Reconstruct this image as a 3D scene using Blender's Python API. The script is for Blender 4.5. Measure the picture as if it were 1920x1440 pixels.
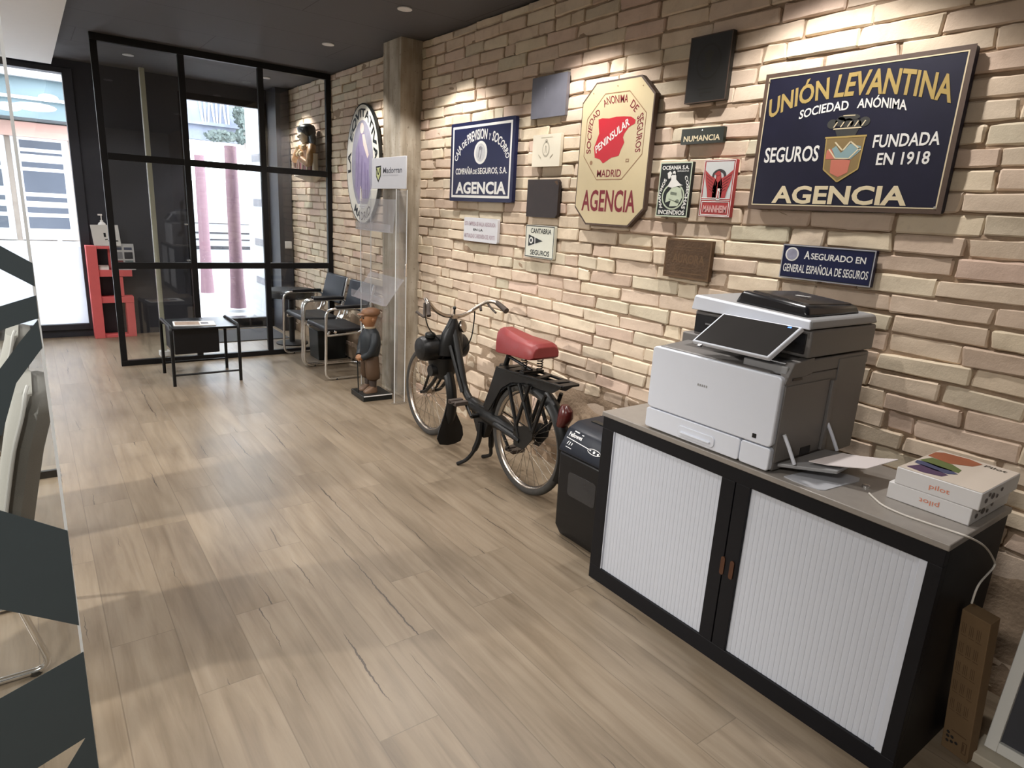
import bpy, math, random
import numpy as np
from mathutils import Vector, Matrix, noise as mnoise
for o in list(bpy.data.objects): bpy.data.objects.remove(o, do_unlink=True)
SC = bpy.context.scene
COL = SC.collection
PI = math.pi
R = math.radians

# ------------------------------------------------------------------ camera
def setup_camera():
    yaw, pitch, roll = R(36.93878), R(-14.6990), R(3.29144)
    cy, sy, cp, sp = math.cos(yaw), math.sin(yaw), math.cos(pitch), math.sin(pitch)
    f = Vector((sy*cp, cy*cp, sp)); r = Vector((cy, -sy, 0)); u = r.cross(f)
    c, s = math.cos(roll), math.sin(roll)
    r2 = c*r + s*u; u2 = -s*r + c*u
    cd = bpy.data.cameras.new('camera'); co = bpy.data.objects.new('camera', cd); COL.objects.link(co)
    m = Matrix((r2, u2, -f)).transposed().to_4x4(); m.translation = Vector((-2.56759, -0.63145, 1.53061))
    co.matrix_world = m
    cd.sensor_width = 36; cd.sensor_fit = 'HORIZONTAL'; cd.lens = 1209.315*36/1920
    cd.clip_start = .02; cd.clip_end = 200
    SC.camera = co
setup_camera()

# ------------------------------------------------------------------ world, exposure, lamps
SC.view_settings.view_transform = 'Standard'; SC.view_settings.look = 'None'
SC.view_settings.gamma = 1; SC.view_settings.use_curve_mapping = False
SC.view_settings.exposure = 0.36
SC.cycles.use_denoising = True
SC.cycles.max_bounces = 10; SC.cycles.transparent_max_bounces = 24
SC.cycles.sample_clamp_indirect = 8
SC.cycles.caustics_reflective = False; SC.cycles.caustics_refractive = False
W = bpy.data.worlds.new('World'); SC.world = W; W.use_nodes = True
W.node_tree.nodes['Background'].inputs[0].default_value = (.86, .92, 1, 1)
W.node_tree.nodes['Background'].inputs[1].default_value = 8.5
SPOT_W = 62; FILL_PANEL_W = 55; FILL_SPOT_W = 34

# ------------------------------------------------------------------ object helpers
def new_obj(name, data=None):
    o = bpy.data.objects.new(name, data); COL.objects.link(o); return o
def tag(o, label=None, cat=None, group=None, kind=None):
    if label: o['label'] = label
    if cat: o['category'] = cat
    if group: o['group'] = group
    if kind: o['kind'] = kind
    return o
def wloc(o):
    v = Vector((0, 0, 0))
    while o: v += o.location; o = o.parent
    return v
def thing(name, label, cat, loc=(0, 0, 0), group=None):
    o = new_obj(name); o.location = loc; o.empty_display_size = .05
    return tag(o, label, cat, group)
def OB(name, geo, mat, parent=None, bevel=0, smooth=40, label=None, cat=None, group=None, kind=None, attr=None, origin=None):
    """geo: (verts, faces[, material index]) or a list of them, world coordinates -> ONE mesh object"""
    if isinstance(geo, tuple): geo = [geo]
    V = []; F = []; MI = []
    for g in geo:
        n = len(V); V += [tuple(p) for p in g[0]]
        F += [tuple(i+n for i in f) for f in g[1]]
        MI += [g[2] if len(g) > 2 else 0]*len(g[1])
    a = np.array(V, dtype=float)
    if parent is not None: org = wloc(parent)
    elif origin is not None: org = Vector(origin)
    else:
        lo, hi = a.min(0), a.max(0); org = Vector(((lo[0]+hi[0])/2, (lo[1]+hi[1])/2, lo[2]))
    a = a - np.array(org)
    me = bpy.data.meshes.new(name); me.from_pydata(a.tolist(), [], F)
    mats = mat if isinstance(mat, (list, tuple)) else [mat]
    for m in mats: me.materials.append(m)
    me.polygons.foreach_set('material_index', MI)
    if smooth:
        me.polygons.foreach_set('use_smooth', [True]*len(F))
        me.set_sharp_from_angle(angle=R(smooth))
    if attr:
        for k, vals in attr.items():
            at = me.attributes.new(k, 'FLOAT', 'POINT'); at.data.foreach_set('value', vals)
    me.update()
    o = new_obj(name, me)
    if parent is not None: o.parent = parent
    else: o.location = org
    if bevel:
        b = o.modifiers.new('bevel', 'BEVEL'); b.width = bevel; b.segments = 2; b.limit_method = 'ANGLE'; b.angle_limit = R(35)
    return tag(o, label, cat, group, kind)
def dup(root, loc, label=None, rotz=None):
    def cp(o, par):
        c = o.copy(); COL.objects.link(c); c.parent = par
        for ch in list(o.children): cp(ch, c)
        return c
    c = cp(root, None); c.location = loc
    if rotz is not None: c.rotation_euler = (0, 0, rotz)
    if label: c['label'] = label
    return c

# ------------------------------------------------------------------ shapes -> (verts, faces)
def box(x0, x1, y0, y1, z0, z1):
    v = [(x0,y0,z0),(x1,y0,z0),(x1,y1,z0),(x0,y1,z0),(x0,y0,z1),(x1,y0,z1),(x1,y1,z1),(x0,y1,z1)]
    return v, [(0,3,2,1),(4,5,6,7),(0,1,5,4),(1,2,6,5),(2,3,7,6),(3,0,4,7)]
def xf(geo, M):
    return ([tuple(M @ Vector(p)) for p in geo[0]],) + tuple(geo[1:])
def hexa(b, t):
    """solid between two 4-corner loops b (bottom) and t (top)"""
    return list(b)+list(t), [(0,3,2,1),(4,5,6,7),(0,1,5,4),(1,2,6,5),(2,3,7,6),(3,0,4,7)]
def crv(P, k=6, closed=False):
    P = [Vector(p) for p in P]; n = len(P); out = []
    g = (lambda i: P[i % n]) if closed else (lambda i: P[max(0, min(n-1, i))])
    for i in range(n if closed else n-1):
        a, b, c, d = g(i-1), g(i), g(i+1), g(i+2)
        for j in range(k):
            t = j/k
            out.append(.5*((2*b)+(c-a)*t+(2*a-5*b+4*c-d)*t*t+(3*b-a-3*c+d)*t**3))
    if not closed: out.append(P[-1])
    return out
def rnd_path(P, r, k=5):
    """polyline with its corners rounded off by radius r"""
    P = [Vector(p) for p in P]; out = [P[0]]
    for a, b, c in zip(P, P[1:], P[2:]):
        d1 = (a-b); d2 = (c-b); rr = min(r, d1.length*.49, d2.length*.49)
        p, q = b+d1.normalized()*rr, b+d2.normalized()*rr
        for j in range(k+1):
            t = j/k; out.append((1-t)**2*p+2*t*(1-t)*b+t*t*q)
    return out+[P[-1]]
def tube(P, r, n=10, closed=False, caps=True):
    P = [Vector(p) for p in P]; m = len(P); V = []; F = []
    T = [((P[(i+1) % m]-P[i-1]) if closed else (P[min(i+1, m-1)]-P[max(i-1, 0)])).normalized() for i in range(m)]
    a = Vector((0, 0, 1)) if abs(T[0].z) < .9 else Vector((1, 0, 0))
    N = (a-T[0]*a.dot(T[0])).normalized()
    for i in range(m):
        N = (N-T[i]*N.dot(T[i])).normalized(); B = T[i].cross(N)
        rr = r[i] if isinstance(r, (list, tuple)) else r
        for j in range(n):
            t = 2*PI*j/n; V.append(P[i]+(N*math.cos(t)+B*math.sin(t))*rr)
    for i in range(m if closed else m-1):
        for j in range(n):
            a0, a1 = i*n+j, i*n+(j+1) % n; b0, b1 = ((i+1) % m)*n+j, ((i+1) % m)*n+(j+1) % n
            F.append((a0, a1, b1, b0))
    if caps and not closed:
        F.append(tuple(range(n-1, -1, -1))); F.append(tuple((m-1)*n+j for j in range(n)))
    return V, F
def cyl(p, q, r, n=16, r2=None): return tube([p, q], [r, r if r2 is None else r2], n)
def loft(rings, cap=True):
    n = len(rings[0]); V = [p for r_ in rings for p in r_]; F = []
    for i in range(len(rings)-1):
        for j in range(n):
            F.append((i*n+j, i*n+(j+1) % n, (i+1)*n+(j+1) % n, (i+1)*n+j))
    if cap: F.append(tuple(range(n-1, -1, -1))); F.append(tuple((len(rings)-1)*n+j for j in range(n)))
    return V, F
def ring(c, a, b, n=16, u=(1, 0, 0), v=(0, 1, 0), p=2.0):
    c, u, v = Vector(c), Vector(u), Vector(v); out = []
    for j in range(n):
        t = 2*PI*j/n; ct, st = math.cos(t), math.sin(t)
        x = abs(ct)**(2/p)*(1 if ct >= 0 else -1); y = abs(st)**(2/p)*(1 if st >= 0 else -1)
        out.append(c+u*(a*x)+v*(b*y))
    return out
def lathe(prof, c, ax=(0, 0, 1), n=20):
    ax = Vector(ax).normalized(); a = Vector((1, 0, 0)) if abs(ax.x) < .9 else Vector((0, 1, 0))
    u = (a-ax*a.dot(ax)).normalized(); v = ax.cross(u)
    return loft([ring(Vector(c)+ax*h, r, r, n, u, v) for r, h in prof])
def ell(c, rx, ry, rz, nu=16, nv=10, M=None):
    V = []; rings = []
    for i in range(nv+1):
        t = PI*i/nv; s = max(math.sin(t), .02)
        rings.append([Vector((rx*s*math.cos(2*PI*j/nu), ry*s*math.sin(2*PI*j/nu), -rz*math.cos(t))) for j in range(nu)])
    if M is not None: rings = [[M @ p for p in r_] for r_ in rings]
    return loft([[Vector(c)+p for p in r_] for r_ in rings])
def prism(poly, t, f):
    """poly in (u,v), thickness t, f(u,v,w)->xyz"""
    n = len(poly); V = [f(u, v, 0) for u, v in poly]+[f(u, v, t) for u, v in poly]
    F = [tuple(range(n-1, -1, -1)), tuple(range(n, 2*n))]
    F += [(i, (i+1) % n, n+(i+1) % n, n+i) for i in range(n)]
    return V, F
def rrect(x0, y0, x1, y1, r, k=4):
    out = []
    for cx, cy, a in ((x1-r, y1-r, 0), (x0+r, y1-r, 90), (x0+r, y0+r, 180), (x1-r, y0+r, 270)):
        for j in range(k+1):
            t = R(a+90*j/k); out.append((cx+r*math.cos(t), cy+r*math.sin(t)))
    return out
def ellipse(cx, cy, a, b, n=28, t0=0, t1=360):
    return [(cx+a*math.cos(R(t0+(t1-t0)*i/n)), cy+b*math.sin(R(t0+(t1-t0)*i/n))) for i in range(n+(0 if t1-t0 == 360 else 1))]

# ------------------------------------------------------------------ materials
def mat(name, col, rough=.5, metal=0, spec=.5, var=.06, vs=14, bump=0, bs=80, emit=None, es=1, coat=0):
    m = bpy.data.materials.new(name); m.use_nodes = True; nt = m.node_tree; b = nt.nodes['Principled BSDF']
    b.inputs['Roughness'].default_value = rough; b.inputs['Metallic'].default_value = metal
    b.inputs['Specular IOR Level'].default_value = spec; b.inputs['Coat Weight'].default_value = coat
    tc = nt.nodes.new('ShaderNodeTexCoord'); no = nt.nodes.new('ShaderNodeTexNoise')
    no.inputs['Scale'].default_value = vs; no.inputs['Detail'].default_value = 4
    nt.links.new(tc.outputs['Object'], no.inputs['Vector'])
    mx = nt.nodes.new('ShaderNodeMix'); mx.data_type = 'RGBA'
    mx.inputs[6].default_value = tuple(c*(1-var) for c in col)+(1,); mx.inputs[7].default_value = tuple(min(1, c*(1+var)) for c in col)+(1,)
    nt.links.new(no.outputs['Fac'], mx.inputs[0]); nt.links.new(mx.outputs[2], b.inputs['Base Color'])
    if bump:
        n2 = nt.nodes.new('ShaderNodeTexNoise'); n2.inputs['Scale'].default_value = bs; n2.inputs['Detail'].default_value = 6
        nt.links.new(tc.outputs['Object'], n2.inputs['Vector'])
        bp = nt.nodes.new('ShaderNodeBump'); bp.inputs['Strength'].default_value = bump; bp.inputs['Distance'].default_value = .004
        nt.links.new(n2.outputs['Fac'], bp.inputs['Height']); nt.links.new(bp.outputs[0], b.inputs['Normal'])
    if emit: b.inputs['Emission Color'].default_value = emit+(1,); b.inputs['Emission Strength'].default_value = es
    return m
def glass(name, tint=(1, 1, 1), refl=.05, rough=.02, haze=0, hazecol=(.9, .92, .93)):
    m = bpy.data.materials.new(name); m.use_nodes = True; nt = m.node_tree; N = nt.nodes; L = nt.links
    out = N['Material Output']; N.remove(N['Principled BSDF'])
    tr = N.new('ShaderNodeBsdfTransparent'); tr.inputs[0].default_value = tint+(1,)
    gl = N.new('ShaderNodeBsdfGlossy'); gl.inputs['Roughness'].default_value = rough
    mx = N.new('ShaderNodeMixShader'); mx.inputs[0].default_value = refl
    L.new(tr.outputs[0], mx.inputs[1]); L.new(gl.outputs[0], mx.inputs[2]); last = mx
    if haze:
        di = N.new('ShaderNodeBsdfDiffuse'); di.inputs[0].default_value = hazecol+(1,)
        tl = N.new('ShaderNodeBsdfTranslucent'); tl.inputs[0].default_value = hazecol+(1,)
        m1 = N.new('ShaderNodeMixShader'); m1.inputs[0].default_value = .6
        L.new(di.outputs[0], m1.inputs[1]); L.new(tl.outputs[0], m1.inputs[2])
        m2 = N.new('ShaderNodeMixShader'); m2.inputs[0].default_value = haze
        L.new(last.outputs[0], m2.inputs[1]); L.new(m1.outputs[0], m2.inputs[2]); last = m2
    L.new(last.outputs[0], out.inputs[0]); return m
def srgb(r, g, b):
    f = lambda c: (c/255/12.92) if c/255 <= .04045 else ((c/255+.055)/1.055)**2.4
    return (f(r), f(g), f(b))

class NT:
    def __init__(s, name):
        s.m = bpy.data.materials.new(name); s.m.use_nodes = True; s.t = s.m.node_tree; s.b = s.t.nodes['Principled BSDF']
    def n(s, typ, **kw):
        x = s.t.nodes.new('ShaderNode'+typ)
        for k, v in kw.items(): setattr(x, k, v)
        return x
    def put(s, sock, v):
        if isinstance(v, bpy.types.NodeSocket): s.t.links.new(v, sock)
        else: sock.default_value = v
    def math(s, op, a, b=0, c=0):
        x = s.n('Math', operation=op)
        s.put(x.inputs[0], a); s.put(x.inputs[1], b); s.put(x.inputs[2], c); return x.outputs[0]
    def mix(s, f, a, b, bt='MIX'):
        x = s.n('Mix', data_type='RGBA', blend_type=bt); s.put(x.inputs[0], f); s.put(x.inputs[6], a); s.put(x.inputs[7], b); return x.outputs[2]
    def noise(s, vec, scale, detail=4, dist=0, rough=.5):
        x = s.n('TexNoise'); s.put(x.inputs['Vector'], vec); x.inputs['Scale'].default_value = scale; x.inputs['Detail'].default_value = detail
        x.inputs['Distortion'].default_value = dist; x.inputs['Roughness'].default_value = rough; return x.outputs['Fac']
    def ramp(s, f, stops):
        x = s.n('ValToRGB'); s.put(x.inputs[0], f); e = x.color_ramp.elements
        while len(e) < len(stops): e.new(.5)
        for k, (p, c) in zip(e, stops): k.position = p; k.color = tuple(c)+(1,)
        return x.outputs[0]
    def comb(s, a, b, c):
        x = s.n('CombineXYZ'); s.put(x.inputs[0], a); s.put(x.inputs[1], b); s.put(x.inputs[2], c); return x.outputs[0]
    def bump(s, h, st, d=.002):
        x = s.n('Bump'); x.inputs['Strength'].default_value = st; x.inputs['Distance'].default_value = d
        s.put(x.inputs['Height'], h); s.t.links.new(x.outputs[0], s.b.inputs['Normal'])

def floor_material():
    S = NT('oak laminate planks')
    sx = S.n('SeparateXYZ'); S.t.links.new(S.n('TexCoord').outputs['Object'], sx.inputs[0])
    x, y = sx.outputs[0], sx.outputs[1]
    u = S.math('DIVIDE', S.math('ADD', x, 2.486+20), .2); row = S.math('FLOOR', u); fu = S.math('FRACT', u)
    w1 = S.n('TexWhiteNoise', noise_dimensions='1D'); S.put(w1.inputs['W'], row)
    v = S.math('ADD', S.math('DIVIDE', y, 1.28), S.math('MULTIPLY', w1.outputs['Value'], 13.7)); colv = S.math('FLOOR', v); fv = S.math('FRACT', v)
    w2 = S.n('TexWhiteNoise', noise_dimensions='2D'); S.put(w2.inputs['Vector'], S.comb(row, colv, 0)); rv = w2.outputs['Value']
    off = S.math('MULTIPLY', rv, 43.0)
    g = S.noise(S.comb(S.math('MULTIPLY', x, 22), S.math('ADD', S.math('MULTIPLY', y, 1.7), off), off), 1, 7, .6, .6)
    fine = S.noise(S.comb(S.math('MULTIPLY', x, 120), S.math('ADD', S.math('MULTIPLY', y, 5), off), off), 1, 3, .2)
    blot = S.noise(S.comb(S.math('MULTIPLY', x, 3.2), S.math('ADD', S.math('MULTIPLY', y, 1.3), off), off), 1, 3, .4)
    c = S.ramp(g, [(.25, (.148,.111,.074)), (.42, (.208,.163,.113)), (.57, (.256,.205,.146)), (.75, (.296,.244,.179))])
    c = S.mix(S.math('MULTIPLY', fine, .35), c, (.26,.19,.125,1))
    c = S.mix(.75, c, S.ramp(blot, [(.28, (.66,.64,.61)), (.52, (1,1,1)), (.75, (1.06,1.06,1.06))]), 'MULTIPLY')
    c = S.mix(1, c, S.ramp(rv, [(0, (.90,.89,.88)), (.5, (.98,.98,.98)), (1, (1.06,1.05,1.03))]), 'MULTIPLY')
    # wandering cracks along the grain
    wob = S.noise(S.comb(off, S.math('MULTIPLY', y, 1.1), 0), 1, 8, 0, .66)
    lin = S.math('ADD', S.math('MULTIPLY', S.math('SUBTRACT', wob, .5), .62), S.math('ADD', .28, S.math('MULTIPLY', rv, .45)))
    dist = S.math('ABSOLUTE', S.math('SUBTRACT', fu, lin))
    wid = S.math('MULTIPLY', S.math('MAXIMUM', S.math('SUBTRACT', S.noise(S.comb(S.math('MULTIPLY', off, 3.1), S.math('MULTIPLY', y, 1.5), 5), 1, 4), .52), 0), .135)
    crack = S.math('LESS_THAN', dist, wid)
    halo = S.math('LESS_THAN', dist, S.math('MULTIPLY', wid, 3))
    c = S.mix(S.math('MULTIPLY', halo, .22), c, (.2,.15,.1,1))
    c = S.mix(S.math('MULTIPLY', crack, .82), c, (.045,.035,.028,1))
    seam = S.math('MAXIMUM', S.math('MAXIMUM', S.math('LESS_THAN', fu, .009), S.math('GREATER_THAN', fu, .991)), S.math('LESS_THAN', fv, .0025))
    c = S.mix(S.math('MULTIPLY', seam, .55), c, (.12,.09,.06,1))
    S.put(S.b.inputs['Base Color'], c)
    S.put(S.b.inputs['Roughness'], S.math('ADD', .30, S.math('MULTIPLY', g, .16)))
    S.bump(S.math('SUBTRACT', S.math('MULTIPLY', g, .4), S.math('ADD', S.math('MULTIPLY', seam, .7), crack)), .25, .0015)
    return S.m
def brick_material():
    S = NT('old hand made brick')
    tc = S.n('TexCoord').outputs['Object']; at = S.n('Attribute', attribute_name='rnd').outputs['Fac']
    c = S.ramp(at, [(0, (.59,.455,.355)), (.2, (.68,.550,.420)), (.38, (.72,.610,.450)), (.55, (.66,.490,.395)), (.7, (.74,.635,.475)), (.85, (.67,.530,.415)), (1, (.59,.53,.395))])
    c = S.mix(.45, c, S.ramp(S.noise(tc, 9, 6, .3, .6), [(.3, (.74,.70,.66)), (.5, (1,1,1)), (.75, (1.1,1.1,1.08))]), 'MULTIPLY')
    c = S.mix(S.math('MULTIPLY', S.ramp(S.noise(tc, 34, 5), [(.6, (0,0,0)), (.75, (1,1,1))]), .16), c, (.30,.22,.155,1))
    S.put(S.b.inputs['Base Color'], c); S.b.inputs['Roughness'].default_value = .9; S.b.inputs['Specular IOR Level'].default_value = .2
    S.bump(S.math('ADD', S.noise(tc, 60, 6), S.math('MULTIPLY', S.noise(tc, 220, 3), .5)), .3, .004)
    return S.m
def concrete_material():
    S = NT('board marked concrete')
    tc = S.n('TexCoord').outputs['Object']; sx = S.n('SeparateXYZ'); S.t.links.new(tc, sx.inputs[0])
    v1 = S.comb(S.math('MULTIPLY', sx.outputs[0], 14), S.math('MULTIPLY', sx.outputs[1], 14), S.math('MULTIPLY', sx.outputs[2], 1.6))
    n1 = S.noise(v1, 1, 6, .4, .6); n2 = S.noise(tc, 5, 5, .5); n3 = S.noise(tc, 40, 4)
    c = S.ramp(n1, [(.3, (.27,.225,.165)), (.5, (.42,.365,.285)), (.7, (.54,.49,.41))])
    c = S.mix(.6, c, S.ramp(n2, [(.3, (.62,.58,.52)), (.55, (1,1,1))]), 'MULTIPLY'); c = S.mix(S.math('MULTIPLY', S.math('LESS_THAN', n3, .34), .5), c, (.14,.11,.08,1))
    S.put(S.b.inputs['Base Color'], c); S.b.inputs['Roughness'].default_value = .85; S.b.inputs['Specular IOR Level'].default_value = .2
    S.bump(S.math('ADD', n1, S.math('MULTIPLY', n3, .4)), .35, .004)
    return S.m
def ceiling_material():
    S = NT('charcoal ceiling panels')
    sx = S.n('SeparateXYZ'); S.t.links.new(S.n('TexCoord').outputs['Object'], sx.inputs[0])
    fy = S.math('FRACT', S.math('DIVIDE', S.math('ADD', sx.outputs[1], 20.1), .62))
    row = S.math('FLOOR', S.math('DIVIDE', S.math('ADD', sx.outputs[1], 20.1), .62))
    fx = S.math('FRACT', S.math('ADD', S.math('DIVIDE', S.math('ADD', sx.outputs[0], 20), 2.4), S.math('MULTIPLY', row, .37)))
    seam = S.math('MAXIMUM', S.math('LESS_THAN', fy, .012), S.math('LESS_THAN', fx, .003))
    c = S.mix(seam, (.080,.076,.079,1), (.040,.038,.039,1))
    S.put(S.b.inputs['Base Color'], c); S.b.inputs['Roughness'].default_value = .75
    return S.m

M = {}
M['floor'] = floor_material(); M['brick'] = brick_material(); M['ceil'] = ceiling_material()
M['mortar'] = mat('lime mortar', (.36,.265,.185), .95, spec=.1, var=.3, vs=6, bump=.9, bs=60)
M['concrete'] = concrete_material()
M['dark'] = mat('anthracite paint', (.027,.029,.039), .5, var=.08)
M['black'] = mat('black steel', (.006,.006,.007), .42, spec=.35)
M['white'] = mat('white paint', (.78,.77,.75), .6, var=.02)
M['offwall'] = mat('pale plaster', (.62,.60,.56), .8, var=.04)
M['chrome'] = mat('chrome', (.82,.82,.82), .14, 1)
M['oldchrome'] = mat('tarnished chrome', (.42,.37,.32), .26, 1, var=.25, vs=40)
M['leather'] = mat('black leather', (.007,.007,.009), .42, spec=.35, bump=.2, bs=260)
M['paper'] = mat('white paper', (.83,.82,.81), .7, var=.02)
M['glass'] = glass('clear glass', (.97,.98,.98), .05)
M['acryl'] = glass('clear acrylic', (.96,.965,.97), .05, .05, .035)
M['acrylsheet'] = glass('frosted acrylic pocket', (.95,.95,.96), .05, .1, .20, (.80,.81,.85))
M['film'] = glass('white frosted film', (.9,.93,1), .02, .3, .88, (.93,.94,.97))
M['edge'] = mat('polished glass edge', (.80,.83,.84), .25, var=.02)
M['decal'] = mat('anthracite vinyl decal', (.047,.064,.072), .55, var=.04)
M['red'] = mat('red coral lacquer', (.70,.130,.135), .5)

# ------------------------------------------------------------------ the setting
H = 2.76; YF = 7.62; XL = -6.2; YB = -3.2
OB('floor', box(XL, .0, YB, YF, -.06, 0), M['floor'], kind='structure', origin=(0, 0, 0), smooth=0)
OB('ceiling', box(XL, .1, YB, YF+.2, H, H+.08), M['ceil'], kind='structure', origin=(0, 0, 0), smooth=0)
OB('ceiling_panel', box(XL, -2.237, YB, 6.92, 2.60, H-.002), M['white'], kind='structure', smooth=0)
OB('wall_left', box(XL-.1, XL, YB, YF, 0, H), M['offwall'], kind='structure', smooth=0)
OB('wall_back', box(XL, .1, YB-.1, YB, 0, H), M['offwall'], kind='structure', smooth=0)
WX0, WX1, WZ0, WZ1 = -5.2, -2.12, .13, 2.64
DX0, DX1, DZ1 = -1.10, -.17, 2.62
OB('wall_front', [box(XL, WX0, YF, YF+.2, 0, H), box(WX0, WX1, YF, YF+.2, WZ1, H), box(WX0, WX1, YF, YF+.2, 0, .08),
    box(WX1, DX0, YF, YF+.2, 0, H), box(DX0, DX1, YF, YF+.2, DZ1, H), box(DX1, .1, YF, YF+.2, 0, H)], M['dark'], kind='structure', smooth=0)
OB('trim_1', box(-.17, -.02, 7.27, YF-.001, 0, H-.001), M['dark'], kind='structure', smooth=0)

def brick_wall():
    rng = np.random.RandomState(7); V = []; F = []; A = []
    y_a, y_b, ch = -1.35, 7.6, .0726
    nz = 38
    def add(y0, y1, z0, z1, low):
        nu, nv = 9, 6
        e_ = min(.3, .007/(y1-y0)); SS = [0, e_, .16, .33, .5, .67, .84, 1-e_, 1]; TT = [0, .09, .35, .65, .91, 1]
        prot = rng.uniform(-.010, .003) if not low else rng.uniform(-.006, .004)
        j = lambda s: rng.uniform(-s, s)
        js = .008 if not low else .016
        P = np.array([[y0+j(js), z0+j(js*.7)], [y1+j(js), z0+j(js*.7)], [y1+j(js), z1+j(js*.7)], [y0+j(js), z1+j(js*.7)]])
        tilt_y, tilt_z = j(.004), j(.004); base = len(V); seed = rng.uniform(0, 99); rv = rng.uniform()
        for b in range(nv):
            for a in range(nu):
                s, t = SS[a], TT[b]
                p = (1-s)*(1-t)*P[0]+s*(1-t)*P[1]+s*t*P[2]+(1-s)*t*P[3]
                nn = mnoise.noise(Vector((p[0]*22, p[1]*30, seed)))
                n3 = mnoise.noise(Vector((p[0]*60, p[1]*60, seed+7)))
                edge = (a in (0, nu-1)) or (b in (0, nv-1)); cor = (a in (0, nu-1)) and (b in (0, nv-1))
                n2 = mnoise.noise(Vector((p[0]*35, p[1]*35, seed+3)))
                py, pz = p
                if edge:
                    k = (.0045 if not low else .008)*(n2+.15)
                    py += (k if a == 0 else -k if a == nu-1 else 0); pz += (k if b == 0 else -k if b == nv-1 else 0)
                if cor: cc = rng.choice([.002, .004, .008, .015], p=[.4, .3, .2, .1]); py += cc*(1 if a == 0 else -1); pz += cc*.6*(1 if b == 0 else -1)
                x = prot+.004*nn+.0018*n3+tilt_y*(s-.5)+tilt_z*(t-.5)+(.0060 if edge else 0)
                V.append((x, py, pz)); A.append(rv)
        loop = [base+a for a in range(nu)]+[base+b*nu+nu-1 for b in range(1, nv)]+[base+(nv-1)*nu+a for a in range(nu-2, -1, -1)]+[base+b*nu for b in range(nv-2, 0, -1)]
        rb = len(V)
        for i in loop: V.append((.03, V[i][1], V[i][2])); A.append(rv)
        for b in range(nv-1):
            for a in range(nu-1): F.append((base+b*nu+a, base+(b+1)*nu+a, base+(b+1)*nu+a+1, base+b*nu+a+1))
        n = len(loop)
        for i in range(n): F.append((loop[i], loop[(i+1) % n], rb+(i+1) % n, rb+i))
    z = .004
    k = 0
    while z < H-.01:
        low = z < .60
        h = ch if not low else rng.uniform(.085, .12)
        if z < .60 <= z+h: h = max(.06, .60-z+.0)
        z1 = min(z+h, H-.002); y = y_a+rng.uniform(0, .25)
        while y < y_b:
            L = rng.uniform(.24, .33) if rng.uniform() > .16 else rng.uniform(.10, .16)
            if low: L = rng.uniform(.13, .34)
            g = .0055 if not low else .013
            if not (4.16 < y and y+L < 4.43): add(y+g/2, min(y+L-g/2, y_b+.02), z+g*.62, z1-g*.62, low)
            y += L
        z = z1; k += 1
    # mortar bed, smeared over the lower courses
    ys = np.arange(y_a-.02, y_b+.04, .03); zs = np.linspace(0, H-.001, 96); mb = len(V)
    for zz in zs:
        for yy in ys:
            n1 = mnoise.noise(Vector((yy*2.3, zz*3.1, 1))); n2 = mnoise.noise(Vector((yy*9, zz*11, 5)))
            sm = max(0, min(1, (.72-zz)/.35))*max(0, min(1, (n1+.35)*2.2))
            sm2 = max(0, (n1-.38)*2.5)*.5
            n3 = mnoise.noise(Vector((yy*4.5, zz*14, 9))); V.append((.010+.005*n2+.013*n3-(.016*sm+.012*sm2), yy, zz)); A.append(.3)
    w = len(ys); F2 = []
    for b in range(len(zs)-1):
        for a in range(w-1): F2.append((mb+b*w+a, mb+(b+1)*w+a, mb+(b+1)*w+a+1, mb+b*w+a+1))
    me = bpy.data.meshes.new('wall_right'); bx = box(.031, .2, YB-.1, YF+.2, -.05, H+.05); nb = len(V)
    V2 = V+bx[0]; A2 = A+[.3]*8
    me.from_pydata(V2, [], F+F2+[tuple(i+nb for i in f) for f in bx[1]])
    me.materials.append(M['brick']); me.materials.append(M['mortar'])
    me.polygons.foreach_set('material_index', [0]*len(F)+[1]*(len(F2)+6))
    me.polygons.foreach_set('use_smooth', [True]*(len(F)+len(F2))+[False]*6); me.set_sharp_from_angle(angle=R(22))
    at = me.attributes.new('rnd', 'FLOAT', 'POINT'); at.data.foreach_set('value', A2)
    tag(new_obj('wall_right', me), kind='structure')
brick_wall()

def concrete_column():
    # square column standing in front of the bricks, slightly uneven faces
    V = []; F = []; n = 24
    prof = [(.02, 4.148), (-.09, 4.148), (-.183, 4.148), (-.183, 4.297), (-.183, 4.446), (-.09, 4.446), (.02, 4.446)]
    m = len(prof)
    for k in range(n+1):
        z = (H-.002)*k/n
        for i, (x, y) in enumerate(prof):
            d = .004*mnoise.noise(Vector((x*9, y*9, z*3))); V.append((x+d, y+d, z))
    for k in range(n):
        for i in range(m-1): F.append((k*m+i, (k+1)*m+i, (k+1)*m+i+1, k*m+i+1))
    F.append(tuple(n*m+i for i in range(m-1, -1, -1)))
    OB('column', (V, F), M['concrete'], kind='structure', smooth=30)
concrete_column()

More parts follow.
